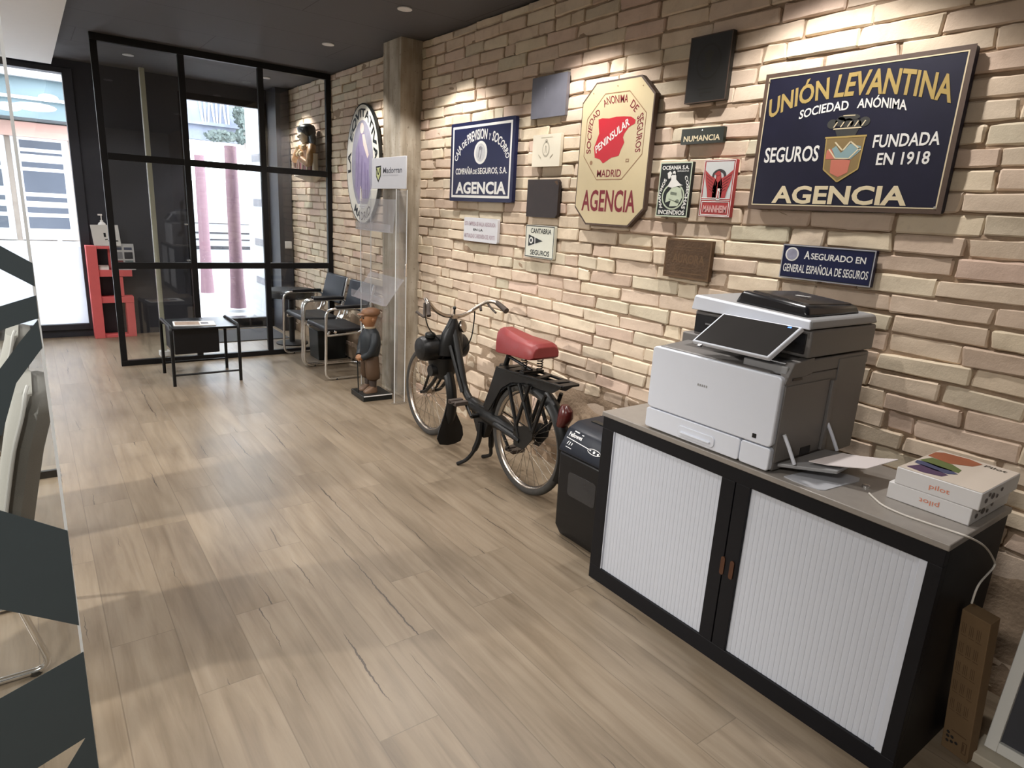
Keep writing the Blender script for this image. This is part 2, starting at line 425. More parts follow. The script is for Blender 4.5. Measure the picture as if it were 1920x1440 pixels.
def facade_openings():
    w = OB('window_1', [box(WX0, WX1, YF-.03, YF+.08, WZ0-.05, WZ0+.01), box(WX0, WX1, YF-.03, YF+.08, WZ1-.01, WZ1+.04),
        box(WX1-.01, WX1+.075, YF-.03, YF+.08, WZ0-.05, WZ1+.04), box(WX0-.06, WX0, YF-.03, YF+.08, WZ0-.05, WZ1+.04)], M['dark'], kind='structure', bevel=.003)
    OB('window_pane', box(WX0, WX1, YF+.03, YF+.04, WZ0, WZ1), M['glass'], w, smooth=0)
    OB('frosted_film', box(-3.05, WX1-.01, YF+.026, YF+.0285, WZ0, .955), M['film'], w, smooth=0, label='white frosted lower third of the window')
    d = OB('door_1', [box(DX0, DX0+.06, YF+.0, YF+.07, 0, DZ1), box(DX1-.06, DX1, YF+.0, YF+.07, 0, DZ1), box(DX0, DX1, YF, YF+.07, DZ1-.07, DZ1), box(DX0, DX1, YF, YF+.07, 0, .12)], M['black'], kind='structure', bevel=.003)
    OB('door_pane', box(DX0+.06, DX1-.06, YF+.03, YF+.04, .12, DZ1-.07), M['glass'], d, smooth=0)
    OB('pull_handle', [cyl((DX0+.015, YF-.06, .55), (DX0+.015, YF-.06, 1.55), .014)], M['black'], d)
    for z in (.82, 1.22): OB('handle_standoff', cyl((DX0-.035, YF-.055, z), (DX0+.03, YF-.055, z), .012), M['chrome'], d, label='bright steel standoff')
facade_openings()

# ------------------------------------------------------------------ lamps
M['lens'] = mat('lamp lens', (.8,.79,.75), .4, emit=(1, .95, .86), es=.8)
M['trim'] = mat('white lamp ring', (.72,.72,.72), .35)
def downlight(x, y, label, watt, z=H, size=112, blend=.35, col=(1, .96, .925), group=None):
    t = thing('downlight', label, 'ceiling light', (x, y, z-.004), group)
    OB('trim_ring', lathe([(.036, 0), (.047, 0), (.047, .006), (.040, .008), (.036, .003)], (x, y, z-.0085), n=28), M['trim'], t)
    OB('lens', lathe([(.001, 0), (.035, 0), (.035, .002), (.001, .002)], (x, y, z-.0045), n=24), M['lens'], t)
    ld = bpy.data.lights.new('downlight_lamp', 'SPOT'); ld.energy = watt; ld.spot_size = R(size); ld.spot_blend = blend
    ld.shadow_soft_size = .03; ld.color = col
    lo = new_obj('downlight_lamp', ld); lo.parent = t; lo.location = (0, 0, -.02)
    return t
YS = [3.506-1.325*k for k in range(-1, 3)]
for i, y in enumerate(YS):
    lab = {0: 'small round white ceiling spot nearest the glass partition, before the column', 1: 'small round white ceiling spot above the vintage moped, nearer the top edge'}.get(i, 'round white ceiling spot over the brick wall, out of the frame')
    downlight(-.48, y, lab, SPOT_W, group=None if i < 2 else 'ceiling spots along the brick wall out of frame')
downlight(-.407, 6.781, 'small round ceiling spot above the wall figure behind the partition', SPOT_W*1.1)
downlight(-1.644, 6.771, 'faint round ceiling spot behind the left column of partition panes', 14)
for y in (3.506, 2.18, .856):  # extra unseen spots, added to brighten the aisle
    downlight(-1.64, y, 'round white ceiling spot added over the aisle as fill, out of the frame', FILL_SPOT_W, group='added fill spots along the aisle out of frame')
def fill_panel(x, y):  # unseen area light with a panel body, added to fill the left side
    t = thing('fill_light_panel', 'square white fill light panel added over the desks, out of the frame', 'ceiling light', (x, y, 2.59), 'added fill light panels over the desks')
    OB('frame', [box(x-.3, x+.3, y-.3, y-.28, 2.588, 2.5995), box(x-.3, x+.3, y+.28, y+.3, 2.588, 2.5995), box(x-.3, x-.28, y-.28, y+.28, 2.588, 2.5995), box(x+.28, x+.3, y-.28, y+.28, 2.588, 2.5995)], M['trim'], t)
    OB('diffuser', box(x-.28, x+.28, y-.28, y+.28, 2.592, 2.5995), M['lens'], t, smooth=0)
    ld = bpy.data.lights.new('fill_panel_lamp', 'AREA'); ld.energy = FILL_PANEL_W; ld.size = .55; ld.color = (1, .97, .94)
    lo = new_obj('fill_panel_lamp', ld); lo.parent = t; lo.location = (0, 0, -.006)
for x, y in ((-3.9, -.6), (-3.9, 4.9)): fill_panel(x, y)
def aimed_spot():
    t = thing('ceiling_spotlight', 'aimed white ceiling spotlight over the desks, out of the frame', 'ceiling light', (-5.2, 2.8, 2.598))
    OB('mount', cyl((-5.2,2.8,2.57),(-5.2,2.8,2.598),.05), M['trim'], t)
    OB('lamp_head', lathe([(.045,-.02),(.05,.10),(.046,.10),(.04,.0)], (-5.2,2.8,2.50), (-.8,.05,.6), 20), M['trim'], t)
    ld = bpy.data.lights.new('spotlight_lamp', 'SPOT'); ld.energy = 330; ld.spot_size = R(62); ld.spot_blend = .6; ld.shadow_soft_size = .07; ld.color = (1, .97, .93)
    lo = new_obj('spotlight_lamp', ld); lo.parent = t; lo.location = (.10, -.01, -.19)
    lo.rotation_euler = Vector((2.9, -.25, -2.2)).to_track_quat('-Z', 'Y').to_euler()
aimed_spot()

# ------------------------------------------------------------------ lettering
_gl = {}
def glyphs(txt, bold=0.0):
    key = (txt, bold)
    if key not in _gl:
        c = bpy.data.curves.new('t', 'FONT'); c.body = txt; c.size = 1; c.resolution_u = 3; c.offset = bold; c.fill_mode = 'FRONT'
        o = bpy.data.objects.new('t', c); COL.objects.link(o)
        dg = bpy.context.evaluated_depsgraph_get(); dg.update()
        me = bpy.data.meshes.new_from_object(o.evaluated_get(dg))
        v = np.array([p.co[:2] for p in me.vertices]) if len(me.vertices) else np.zeros((0, 2)); f = [tuple(p.vertices) for p in me.polygons]
        bpy.data.objects.remove(o); bpy.data.meshes.remove(me); bpy.data.curves.remove(c); _gl[key] = (v, f)
    return _gl[key]
CAP = .729
def T(txt, u0, v0, u1, v1, bold=.02):
    """text squeezed into the box (u0,v0)-(u1,v1): baseline at v0, capital height at v1"""
    v, f = glyphs(txt, bold); lo, hi = v[:, 0].min(), v[:, 0].max()
    return [(u0+(p[0]-lo)/(hi-lo)*(u1-u0), v0+p[1]/CAP*(v1-v0)) for p in v], f
def _resample(P, n=41):
    P = [Vector((a, b, 0)) for a, b in P]; C = crv(P, 10) if len(P) > 2 else P
    d = [0]
    for a, b in zip(C, C[1:]): d.append(d[-1]+(b-a).length)
    return np.interp(np.linspace(0, d[-1], n), d, [p.x for p in C]), np.interp(np.linspace(0, d[-1], n), d, [p.y for p in C])
def PT(txt, base, top, bold=.02, gap=0):
    """text ruled between a base curve and a top curve"""
    v, f = glyphs(txt, bold); lo, hi = v[:, 0].min(), v[:, 0].max()
    bx, by = _resample(base); tx, ty = _resample(top); g = np.linspace(0, 1, 41); out = []
    for p in v:
        s = (p[0]-lo)/(hi-lo); t = p[1]/CAP
        b = (np.interp(s, g, bx), np.interp(s, g, by)); q = (np.interp(s, g, tx), np.interp(s, g, ty))
        out.append((b[0]+(q[0]-b[0])*t, b[1]+(q[1]-b[1])*t))
    return out, f
def PG(pts): return list(pts), [tuple(range(len(pts)))]
def BORDER(u0, v0, u1, v1, du, dv):
    o = [(u0, v0), (u1, v0), (u1, v1), (u0, v1)]; i = [(u0+du, v0+dv), (u1-du, v0+dv), (u1-du, v1-dv), (u0+du, v1-dv)]
    return o+i, [(k, (k+1) % 4, 4+(k+1) % 4, 4+k) for k in range(4)]
def LINE(a, b, w, asp=1):
    a, b = Vector((a[0], a[1], 0)), Vector((b[0], b[1], 0)); d = (b-a).normalized(); n = Vector((-d.y, d.x*asp, 0))*w/2
    return PG([(p.x, p.y) for p in (a-n, b-n, b+n, a+n)])
class Sign:
    """flat plate on the brick wall; u to the right (towards -y), v up, both 0..1"""
    def __init__(s, name, label, cat, box_, m, t=.016, x=-.034, poly=None, round_=.012, group=None):
        y0, z0, y1, z1 = box_; s.w, s.h, s.x, s.y0, s.z0 = y0-y1, z1-z0, x, y0, z0
        s.root = thing(name, label, cat, (x+t, (y0+y1)/2, z0), group)
        poly = poly or [(a/s.w, b/s.h) for a, b in rrect(0, 0, s.w, s.h, round_)]
        OB('plate', prism(poly, t, lambda u, v, w: (x+t-w, y0-u*s.w, z0+v*s.h)), m, s.root, smooth=30)
    def add(s, name, geo, m, layer=1, parent=None, label=None):
        if isinstance(geo, tuple): geo = [geo]
        if len(geo) > 1 and name in ('lettering', 'figure_skin', 'shield_field', 'halo', 'globe_land', 'pennant_emblem'):
            for g in geo: o = s.add(name, g, m, layer, parent, label)
            return o
        G = [([(s.x-.0007*layer, s.y0-u*s.w, s.z0+v*s.h) for u, v in g[0]], g[1]) for g in geo]
        # front faces must look towards -x
        G2 = []
        for V, F in G:
            FF = []
            for f in F:
                a, b, c = Vector(V[f[0]]), Vector(V[f[1]]), Vector(V[f[2]])
                nn = (b-a).cross(c-a)
                FF.append(tuple(f) if nn.x <= 0 else tuple(reversed(f)))
            G2.append((V, FF))
        return OB(name, G2, m, parent or s.root, smooth=0, label=label)

def enamel(n, c, rough=.34, var=.06): return mat(n, c, rough, spec=.35, var=var)
M['navy'] = enamel('navy enamel', (.009,.012,.050)); M['navyold'] = enamel('worn navy enamel', (.010,.010,.026), .5, .25)
M['enwhite'] = enamel('white enamel', (.74,.73,.69)); M['cream'] = enamel('cream enamel', (.60,.50,.31), .2); M['blk'] = enamel('black enamel', (.010,.012,.012))
M['gold'] = mat('gold lettering', (.47,.34,.12), .35, .25); M['goldpale'] = mat('pale gold lettering', (.70,.60,.40), .4, .1)
M['maroon'] = enamel('dark red enamel', (.20,.022,.030)); M['crimson'] = enamel('crimson enamel', (.50,.022,.035))
M['brownframe'] = mat('rusty brown rim', (.085,.052,.036), .6, var=.4); M['rust'] = mat('old bronze plate', (.105,.062,.034), .45, .5, var=.45, vs=22, bump=.4)
M['darkbrown'] = mat('dark brown plate', (.026,.017,.015), .5, var=.3); M['blackold'] = mat('black tarnished plate', (.014,.013,.011), .4, var=.5, vs=8)
M['steelblue'] = mat('blue grey metal plate', (.20,.20,.235), .32, .35, var=.25, vs=7); M['ivory'] = mat('ivory plate', (.76,.70,.56), .5, var=.05)
M['greyline'] = mat('grey print', (.28,.28,.30), .6); M['lilac'] = mat('lilac enamel', (.27,.225,.36), .65, var=.25, vs=12); M['palegreen'] = mat('pale green enamel', (.50,.56,.42), .35, var=.2, vs=30)
M['skin'] = mat('pale figure enamel', (.66,.56,.50), .4); M['eaglered'] = enamel('brick red enamel', (.37,.045,.045), .35, .15); M['salmon'] = mat('salmon enamel', (.50,.16,.11), .4)
M['teal'] = mat('pale teal enamel', (.22,.32,.33), .4); M['mauve'] = mat('faded mauve print', (.45,.36,.40), .6)

def union_sign():
    s = Sign('enamel_sign', 'largest sign, navy with gold arched lettering, a crowned shield and AGENCIA, upper right', 'sign', (1.108, 1.613, .349, 2.145), M['navyold'], t=.026, x=-.040, group=None)
    s.add('rim', BORDER(.0, .0, 1, 1, .022, .03), M['brownframe'], 1); s.add('inner_line', BORDER(.022, .03, .978, .97, .006, .008), M['goldpale'], 2)
    s.add('lettering', [PT('UNI\u00d3N', [(.051,.679),(.171,.739),(.291,.773),(.378,.778)], [(.042,.816),(.177,.873),(.274,.902),(.365,.925)], .025),
        PT('LEVANTINA', [(.403,.784),(.532,.782),(.656,.772),(.789,.739),(.945,.676)], [(.412,.932),(.544,.938),(.628,.934),(.745,.910),(.945,.838)], .025)], M['gold'], 2, label='gold arched lettering')
    W_ = M['goldpale']
    s.add('lettering', [PT('SOCIEDAD', [(.231,.654),(.36,.684),(.489,.69)], [(.233,.716),(.36,.746),(.485,.752)]), PT('AN\u00d3NIMA', [(.53,.695),(.65,.684),(.765,.652)], [(.531,.756),(.65,.748),(.759,.716)])], M['enwhite'], 2)
    s.add('lettering', [T('SEGUROS', .062, .353, .374, .464), T('FUNDADA', .640, .428, .934, .511), T('EN 1918', .671, .313, .906, .393)], M['enwhite'], 2)
    s.add('lettering', T('AGENCIA', .145, .052, .845, .177, .03), W_, 2, label='pale gold AGENCIA lettering')
    e = s.add('shield', PG([(.401,.506),(.598,.506),(.590,.29),(.495,.205),(.412,.29)]), mat('bronze gold', (.27,.19,.085), .4, .3), 2)
    s.add('shield_rim', [LINE((.395,.508),(.604,.508),.012), LINE((.597,.5),(.589,.29),.006), LINE((.589,.29),(.495,.203),.008), LINE((.495,.203),(.413,.29),.008), LINE((.413,.29),(.403,.5),.006)], M['gold'], 3, e)
    s.add('shield_field', [PG([(.445,.355),(.545,.355),(.54,.265),(.495,.235),(.45,.265)]), PG([(.415,.36),(.415,.42),(.438,.432),(.465,.36)])], M['salmon'], 3, e)
    s.add('shield_field', [PG([(.44,.43),(.47,.36),(.54,.35),(.585,.41),(.585,.44),(.53,.46),(.49,.40),(.46,.45)])], M['teal'], 3, e)
    s.add('shield_field', [LINE((.452,.475),(.497,.415),.008), LINE((.497,.415),(.53,.475),.008), LINE((.53,.475),(.587,.415),.008), LINE((.425,.43),(.465,.365),.007), LINE((.465,.365),(.535,.36),.007), LINE((.535,.36),(.58,.43),.007)], M['goldpale'], 4, e)
    c = s.add('crown', [PG([(.455,.512),(.545,.512),(.56,.56),(.44,.56)])]+[PG(ellipse(.42+.04*k, .60+.012*math.sin(k*1.6), .027, .032, 14)) for k in range(5)]+[PG(ellipse(.50, .637, .055, .022, 16))], mat('dark crown', (.06,.06,.055), .4, .2), 2, e)
    s.add('crown_line', [LINE((.43+.035*k,.575),(.445+.035*k,.61),.006) for k in range(5)]+[LINE((.47,.65),(.53,.648),.006), LINE((.43,.565),(.57,.565),.008)], M['goldpale'], 3, e)
    for u, v in ((.03, .94), (.97, .04)): s.add('screw', PG(ellipse(u, v, .006, .008, 10)), M['chrome'], 4)
union_sign()

def caja_sign():
    s = Sign('enamel_sign', 'blue enamel sign with white border, arched lettering, an oval medallion and AGENCIA, nearest the column', 'sign', (3.623, 1.603, 2.846, 2.128), M['navy'], t=.026, x=-.040)
    s.add('border', BORDER(.035, .048, .962, .955, .022, .030), M['enwhite'])
    a = lambda ru, rv, t0, t1, n=15: [(.505+ru*math.cos(R(t0+(t1-t0)*i/n)), .475+rv*math.sin(R(t0+(t1-t0)*i/n))) for i in range(n+1)]
    bu, bv, tu, tv = .388, .300, .440, .428
    for w_, a0, a1, k in (('CAJA', 172, 141, 1), ('DE', 138, 125, .72), ('PREVISION', 122, 77, 1), ('Y', 73, 69, .62), ('SOCORRO', 65, 8, 1)):
        s.add('lettering', PT(w_, a(bu, bv, a0, a1), a(bu+(tu-bu)*k, bv+(tv-bv)*k, a0, a1), .02), M['enwhite'])
    s.add('lettering', [T('COMPA\u00d1IA', .10, .348, .385, .428), T('DE', .395, .348, .455, .405), T('SEGUROS, S.A.', .47, .349, .912, .424)], M['enwhite'])
    s.add('lettering', T('AGENCIA', .108, .105, .908, .25, .035), M['enwhite'], label='large white AGENCIA lettering')
    m_ = s.add('medallion', PG(ellipse(.503, .61, .103, .142)), M['enwhite']); s.add('medallion_relief', [PG(ellipse(.503, .61, .075, .112)), ], mat('grey medallion', (.52,.52,.52), .4, var=.2, vs=60), 2, m_)
    s.add('medallion_relief', [LINE((.47,.55),(.49,.68),.012), LINE((.50,.53),(.53,.67),.012), PG(ellipse(.505,.665,.02,.025,12))], M['greyline'], 3, m_)
caja_sign()

def peninsular_sign():
    bx = (2.229, 1.500, 1.706, 2.231); c = .19; d = .125
    oct_ = [(0, d), (c, 0), (1-c, 0), (1, d), (1, 1-d), (1-c, 1), (c, 1), (0, 1-d)]
    s = Sign('enamel_sign', 'tall cream eight-sided sign with a red map of Iberia and dark red AGENCIA', 'sign', bx, M['brownframe'], t=.03, x=-.044, poly=oct_)
    ins = lambda k, cx=.5, cy=.5: [(cx+(u-cx)*k, cy+(v-cy)*k) for u, v in oct_]
    s.add('face', PG(ins(.975)), M['cream'], 1)
    io = [(.085,.495),(.095,.757),(.333,.914),(.671,.910),(.914,.755),(.910,.492),(.665,.328),(.306,.326)]
    ii = [(.225,.53),(.235,.72),(.385,.830),(.625,.827),(.775,.72),(.775,.53),(.64,.415),(.34,.415)]
    thin = mat('brown outline', (.30,.17,.09), .4)
    s.add('octagon_line', [LINE(io[k], io[(k+1) % 8], .007) for k in range(8)], thin, 2)
    mp = s.add('map', PG([(.254,.483),(.231,.555),(.26,.60),(.291,.648),(.275,.70),(.264,.746),(.317,.752),(.42,.745),(.516,.752),(.62,.748),(.721,.741),(.782,.718),(.78,.694),(.7,.673),(.65,.635),(.635,.61),(.66,.575),(.625,.534),(.598,.488),(.495,.477),(.43,.455),(.382,.440),(.33,.470)]), M['crimson'], 2)
    s.add('lettering', PT('PENINSULAR', [(.268,.512),(.712,.690)], [(.248,.562),(.692,.742)], .02), M['enwhite'], 3, mp)
    L_ = [PT('SOCIEDAD', [(.185,.515),(.185,.72),(.29,.782)], [(.115,.512),(.125,.735),(.25,.825)], .01), PT('ANONIMA', [(.335,.822),(.40,.842),(.655,.838)], [(.305,.858),(.375,.896),(.66,.892)], .01),
          PT('DE', [(.69,.812),(.765,.765)], [(.73,.856),(.82,.80)], .01), PT('SEGUROS', [(.80,.735),(.815,.67),(.815,.505)], [(.875,.765),(.89,.70),(.885,.505)], .01), T('MADRID', .308, .345, .652, .398, .01)]
    s.add('lettering', L_, M['maroon'], 2); s.add('lettering', T('AGENCIA', .111, .106, .885, .258, .02), M['maroon'], 2, label='large dark red AGENCIA lettering')
    s.add('ornament', [PG(ellipse(.205,.447,.022,.016,8)), BORDER(.70, .443, .745, .465, .008, .006)], thin, 2)
    for u, v in ((.5, .955), (.16, .93), (.84, .93)): s.add('nail', PG(ellipse(u, v, .007, .005, 8)), thin, 3)
peninsular_sign()

def small_signs():
    s = Sign('metal_plaque', 'blank blue-grey metal plate, the uppermost left of the tall cream sign', 'plaque', (2.708, 2.094, 2.388, 2.322), M['steelblue'], t=.02, x=-.032, round_=.004)
    s.add('relief_mark', [LINE((.40,.46),(.405,.66),.02), PG(ellipse(.405,.70,.02,.03,10))], mat('pale relief', (.27,.28,.33), .3, .6), 1)
    s = Sign('ivory_plaque', 'square ivory plaque with a faint oval crest under the blue-grey plate', 'plaque', (2.669, 1.818, 2.408, 2.0), M['ivory'], t=.02, x=-.032, round_=.004)
    fm = mat('faint crest print', (.45,.41,.32), .6)
    s.add('crest', [PG(ellipse(.5,.54,.13,.24)), PG(ellipse(.5,.80,.05,.05,12))], fm, 1); s.add('crest_inner', PG(ellipse(.5,.54,.10,.19)), M['ivory'], 2)
    s.add('crest_inner', [LINE((.47,.42),(.5,.65),.02), LINE((.53,.42),(.5,.65),.02), LINE((.24,.38),(.34,.27),.02), LINE((.76,.38),(.66,.27),.02), LINE((.3,.91),(.72,.91),.012)], fm, 3)
    s = Sign('brown_plaque', 'blank dark brown plate with a nicked corner above the pennant sign', 'plaque', (2.694, 1.524, 2.395, 1.745), M['darkbrown'], t=.02, x=-.034, poly=[(0,0),(.93,0),(1,.09),(1,.93),(.95,1),(0,1)])
    s.add('flaking_corner', PG([(.86,.94),(.95,.85),(.985,.88),(.94,.97)]), M['rust'], 1)
    s = Sign('enamel_plate', 'small white plate with three lines of mauve lettering below the blue sign', 'plaque', (3.423, 1.333, 3.001, 1.495), mat('chalky white enamel', (.66,.66,.68), .4), t=.02, x=-.032)
    s.add('lettering', [T('ESTA EMPRESA SE HALLA ASEGURADA', .03, .665, .945, .835, .03), T('MUTUALIDAD CARBONERA DEL NORTE', .03, .15, .935, .325, .03)], M['mauve'], 1); s.add('lettering', T('EN LA', .30, .455, .585, .55, .03), M['blk'], 1)
    s = Sign('enamel_sign', 'small white sign with a black pennant between two words, below the brown plate', 'sign', (2.685, 1.279, 2.403, 1.476), mat('off-white enamel', (.66,.66,.56), .3), t=.02, x=-.034, round_=.008)
    s.add('border', BORDER(.01, .015, .99, .985, .018, .025), M['blk']); s.add('lettering', [T('CANTABRIA', .185, .755, .895, .905, .02), T('SEGUROS', .205, .09, .87, .245, .02)], M['blk'])
    f = s.add('pennant', [PG([(.115,.70),(.115,.34),(.62,.53)])], M['blk'], 1); s.add('pennant_emblem', [PG(ellipse(.215,.525,.07,.10,16)), LINE((.36,.38),(.345,.66),.025)], M['enwhite'], 2, f); s.add('pennant_emblem', PG(ellipse(.215,.525,.035,.055,12)), M['blk'], 3, f)
    s = Sign('tarnished_plaque', 'black tarnished upright plate near the ceiling, above the smallest nameplate', 'plaque', (1.527, 2.070, 1.301, 2.350), M['blackold'], t=.024, x=-.038, round_=.003)
    s.add('rim', BORDER(0, 0, 1, 1, .02, .014), M['brownframe']); s.add('relief', [PG(ellipse(.5,.60,.30,.27)), LINE((.3,.2),(.7,.2),.02), LINE((.35,.14),(.65,.14),.02), PG(ellipse(.4,.1,.03,.02,8))], mat('dull black relief', (.022,.021,.016), .45, .3), 1)
    s.add('relief', PG(ellipse(.5,.60,.26,.235)), M['blackold'], 2); s.add('relief', [PG([(.4,.45),(.6,.45),(.55,.62),(.62,.72),(.5,.78),(.38,.72),(.45,.62)])], mat('worn relief', (.03,.028,.02), .4, .3), 3)
    s = Sign('nameplate', 'narrow black nameplate with pale capitals just below the tarnished upright plate', 'plaque', (1.526, 1.893, 1.289, 1.961), mat('green black enamel', (.012,.016,.010), .3), t=.02, x=-.032, round_=.002)
    s.add('lettering', T('NUMANCIA', .068, .18, .93, .55, .02), M['goldpale']); s.add('nail', PG(ellipse(.5,.85,.012,.04,8)), M['chrome'])
    s = Sign('enamel_sign', 'small black sign with a seated figure on a pale globe, beside the tall cream sign', 'sign', (1.631, 1.563, 1.437, 1.816), M['blk'], t=.02, x=-.034, round_=.003)
    s.add('border', BORDER(0, 0, 1, 1, .03, .024), M['palegreen']); s.add('lettering', [T('OCEANIA S.A.', .07, .868, .91, .938, .03), T('INCENDIOS', .075, .045, .91, .125, .03), T('BARCELONA', .56, .825, .91, .85, .01)], M['enwhite'])
    s.add('lettering', [PT('MARITIMOS', [(.20,.16),(.10,.40),(.25,.68)], [(.10,.16),(.03,.42),(.17,.71)], .03), PT('COSECHAS', [(.80,.74),(.90,.5),(.80,.16)], [(.88,.76),(.98,.5),(.91,.14)], .03)], M['enwhite'])
    g = s.add('globe', PG(ellipse(.50,.375,.355,.245)), M['palegreen'], 1); s.add('globe_sea', [PG(ellipse(.50,.375,.315,.215))], M['blk'], 2, g)
    s.add('globe_land', [PG([(.30,.42),(.5,.58),(.74,.52),(.80,.36),(.68,.20),(.42,.19),(.45,.30),(.28,.26)])], M['palegreen'], 3, g); s.add('globe_land', [LINE((.38,.33),(.72,.26),.012), LINE((.42,.44),(.62,.42),.05), PG(ellipse(.66,.29,.06,.035,10))], mat('grey green', (.16,.19,.14), .4), 4, g)
    s.add('figure', [PG([(.30,.56),(.40,.68),(.38,.74),(.46,.80),(.54,.76),(.56,.68),(.70,.60),(.78,.58),(.60,.56),(.45,.53)]), PG(ellipse(.47,.80,.05,.04,12)), PG([(.30,.70),(.36,.70),(.40,.80),(.34,.84),(.26,.80)])], M['enwhite'], 4)
    s = Sign('enamel_sign', 'small white and red sign with a spread red eagle, right of the globe sign', 'sign', (1.370, 1.571, 1.199, 1.820), M['eaglered'], t=.02, x=-.034, round_=.003)
    s.add('field', PG([(.06,.335),(.94,.335),(.94,.965),(.06,.965)]), mat('silver white enamel', (.52,.53,.52), .3), 1); s.add('halo', PG(ellipse(.52,.72,.22,.115)), mat('dark halo', (.03,.025,.025), .4), 2); s.add('halo', PG(ellipse(.52,.705,.15,.078)), mat('silver white', (.45,.45,.45), .3), 3)
    wing = [(.50,.60),(.40,.68),(.26,.72),(.075,.82),(.085,.74),(.10,.67),(.125,.61),(.15,.55),(.18,.50),(.20,.45),(.23,.34),(.50,.33)]
    b = s.add('eagle', [PG(wing), PG([(1.02-u, v) for u, v in wing]), PG([(.38,.33),(.66,.33),(.68,.50),(.62,.66),(.58,.76),(.52,.80),(.45,.78),(.42,.66),(.36,.50)])], M['eaglered'], 4)
    dk = mat('dark feather lines', (.13,.018,.018), .4)
    s.add('eagle_head', PG([(.55,.80),(.47,.80),(.41,.765),(.36,.745),(.44,.735),(.50,.72),(.57,.74)]), M['eaglered'], 5, b)
    s.add('feather', [LINE((.11+.035*k,.745-.062*k),(.36+.015*k,.645-.055*k),.011) for k in range(5)]+[LINE((.91-.035*k,.745-.062*k),(.66-.015*k,.645-.055*k),.011) for k in range(5)]+[LINE((.45,.73),(.44,.55),.012), LINE((.58,.72),(.60,.55),.012)], dk, 5, b)
    s.add('tower', PG([(.52,.30),(.63,.30),(.605,.50),(.535,.50)]), M['enwhite'], 5, b); s.add('tower_slot', PG([(.557,.33),(.597,.33),(.585,.46),(.562,.46)]), M['eaglered'], 6, b)
    s.add('wave', [LINE((.05,.335),(.95,.325),.014), LINE((.05,.305),(.95,.295),.010)], M['enwhite'], 5); s.add('border', [BORDER(.06, .03, .94, .275, .02, .013), BORDER(0.01, .008, .99, .992, .016, .012)], M['enwhite'], 2)
    s.add('lettering', T('MANNHEIM', .13, .085, .88, .205, .04), mat('pink enamel', (.60,.33,.31), .4), 2)
    s = Sign('bronze_plaque', 'square bronze-brown relief plate with faint raised letters above the photocopier', 'plaque', (1.540, 1.278, 1.267, 1.463), M['rust'], t=.022, x=-.036, round_=.002)
    r_ = mat('bronze relief', (.16,.095,.05), .4, .5, var=.3)
    s.add('lettering', T('AURORA', .18, .40, .88, .62, .03), r_, 1); s.add('relief', [BORDER(.0, .0, 1, 1, .03, .045), LINE((.2,.80),(.8,.80),.012), LINE((.2,.73),(.8,.73),.012), LINE((.15,.14),(.85,.14),.03), LINE((.3,.28),(.7,.28),.012)], r_, 1)
    s = Sign('enamel_sign', 'long low navy strip sign with white lettering directly above the photocopier', 'sign', (.915, 1.340, .538, 1.476), M['navy'], t=.02, x=-.034, round_=.002)
    s.add('border', BORDER(0, 0, 1, 1, .012, .035), mat('grey rim', (.35,.35,.38), .4), 1); s.add('border', BORDER(.012, .035, .988, .965, .006, .018), M['blk'], 2)
    s.add('lettering', [T('A', .26, .61, .325, .85, .02), T('SEGURADO EN', .335, .62, .915, .80, .02), T('GENERAL ESPA\u00d1OLA DE SEGUROS', .035, .20, .962, .435, .015)], M['enwhite'], 1)
    e = s.add('round_seal', PG(ellipse(.118,.717,.078,.205)), M['enwhite'], 2); s.add('seal_centre', PG(ellipse(.118,.717,.062,.165)), mat('lilac grey', (.28,.28,.36), .4, var=.3, vs=60), 3, e)
small_signs()

def oval_sign():
    y0, y1, z0, z1 = 5.552, 4.818, 1.365, 2.415
    s = Sign('oval_sign', 'tall oval enamel sign with a robed woman in lilac, half behind the column', 'sign', (y0, z0, y1, z1), M['blk'], t=.026, x=-.040, poly=ellipse(.5, .5, .5, .5, 56))
    s.add('band', PG(ellipse(.5, .5, .485, .488, 56)), mat('cream white enamel', (.70,.67,.58), .3), 1)
    s.add('inner_oval', PG(ellipse(.5, .5, .325, .365, 48)), mat('grey lilac enamel', (.30,.29,.35), .65, var=.2), 2)
    a = lambda ru, rv, t0, t1, n=20: [(.5+ru*math.cos(R(t0+(t1-t0)*i/n)), .5+rv*math.sin(R(t0+(t1-t0)*i/n))) for i in range(n+1)]
    for w_, t0, t1 in (('LA', 188, 163), ('EQVITATIVA', 150, 2)): s.add('lettering', PT(w_, a(.355, .393, t0, t1), a(.455, .463, t0, t1), .03), M['blk'], 3)
    s.add('lettering', PT('MADRID', a(.455, .463, 235, 305), a(.355, .393, 235, 305), .02), M['blk'], 3)
    f = s.add('robed_figure', PG([(.28,.30),(.30,.62),(.38,.70),(.44,.76),(.56,.76),(.64,.66),(.72,.58),(.70,.45),(.74,.30),(.66,.20),(.42,.19)]), M['lilac'], 3)
    s.add('figure_skin', [PG(ellipse(.50,.80,.055,.045,16)), PG([(.50,.75),(.57,.75),(.70,.58),(.66,.55),(.54,.66)]), PG([(.42,.20),(.50,.20),(.49,.30),(.44,.33)])], M['skin'], 4, f)
    s.add('robe_fold', [LINE((.40,.66),(.36,.32),.02), LINE((.50,.58),(.46,.24),.02), LINE((.58,.52),(.60,.22),.025), LINE((.66,.46),(.66,.24),.02)], mat('deep lilac', (.17,.13,.26), .4), 4, f)
    s.add('inscription', [LINE((.36,.165),(.64,.165),.02), LINE((.40,.145),(.60,.145),.012)], M['enwhite'], 3)
oval_sign()

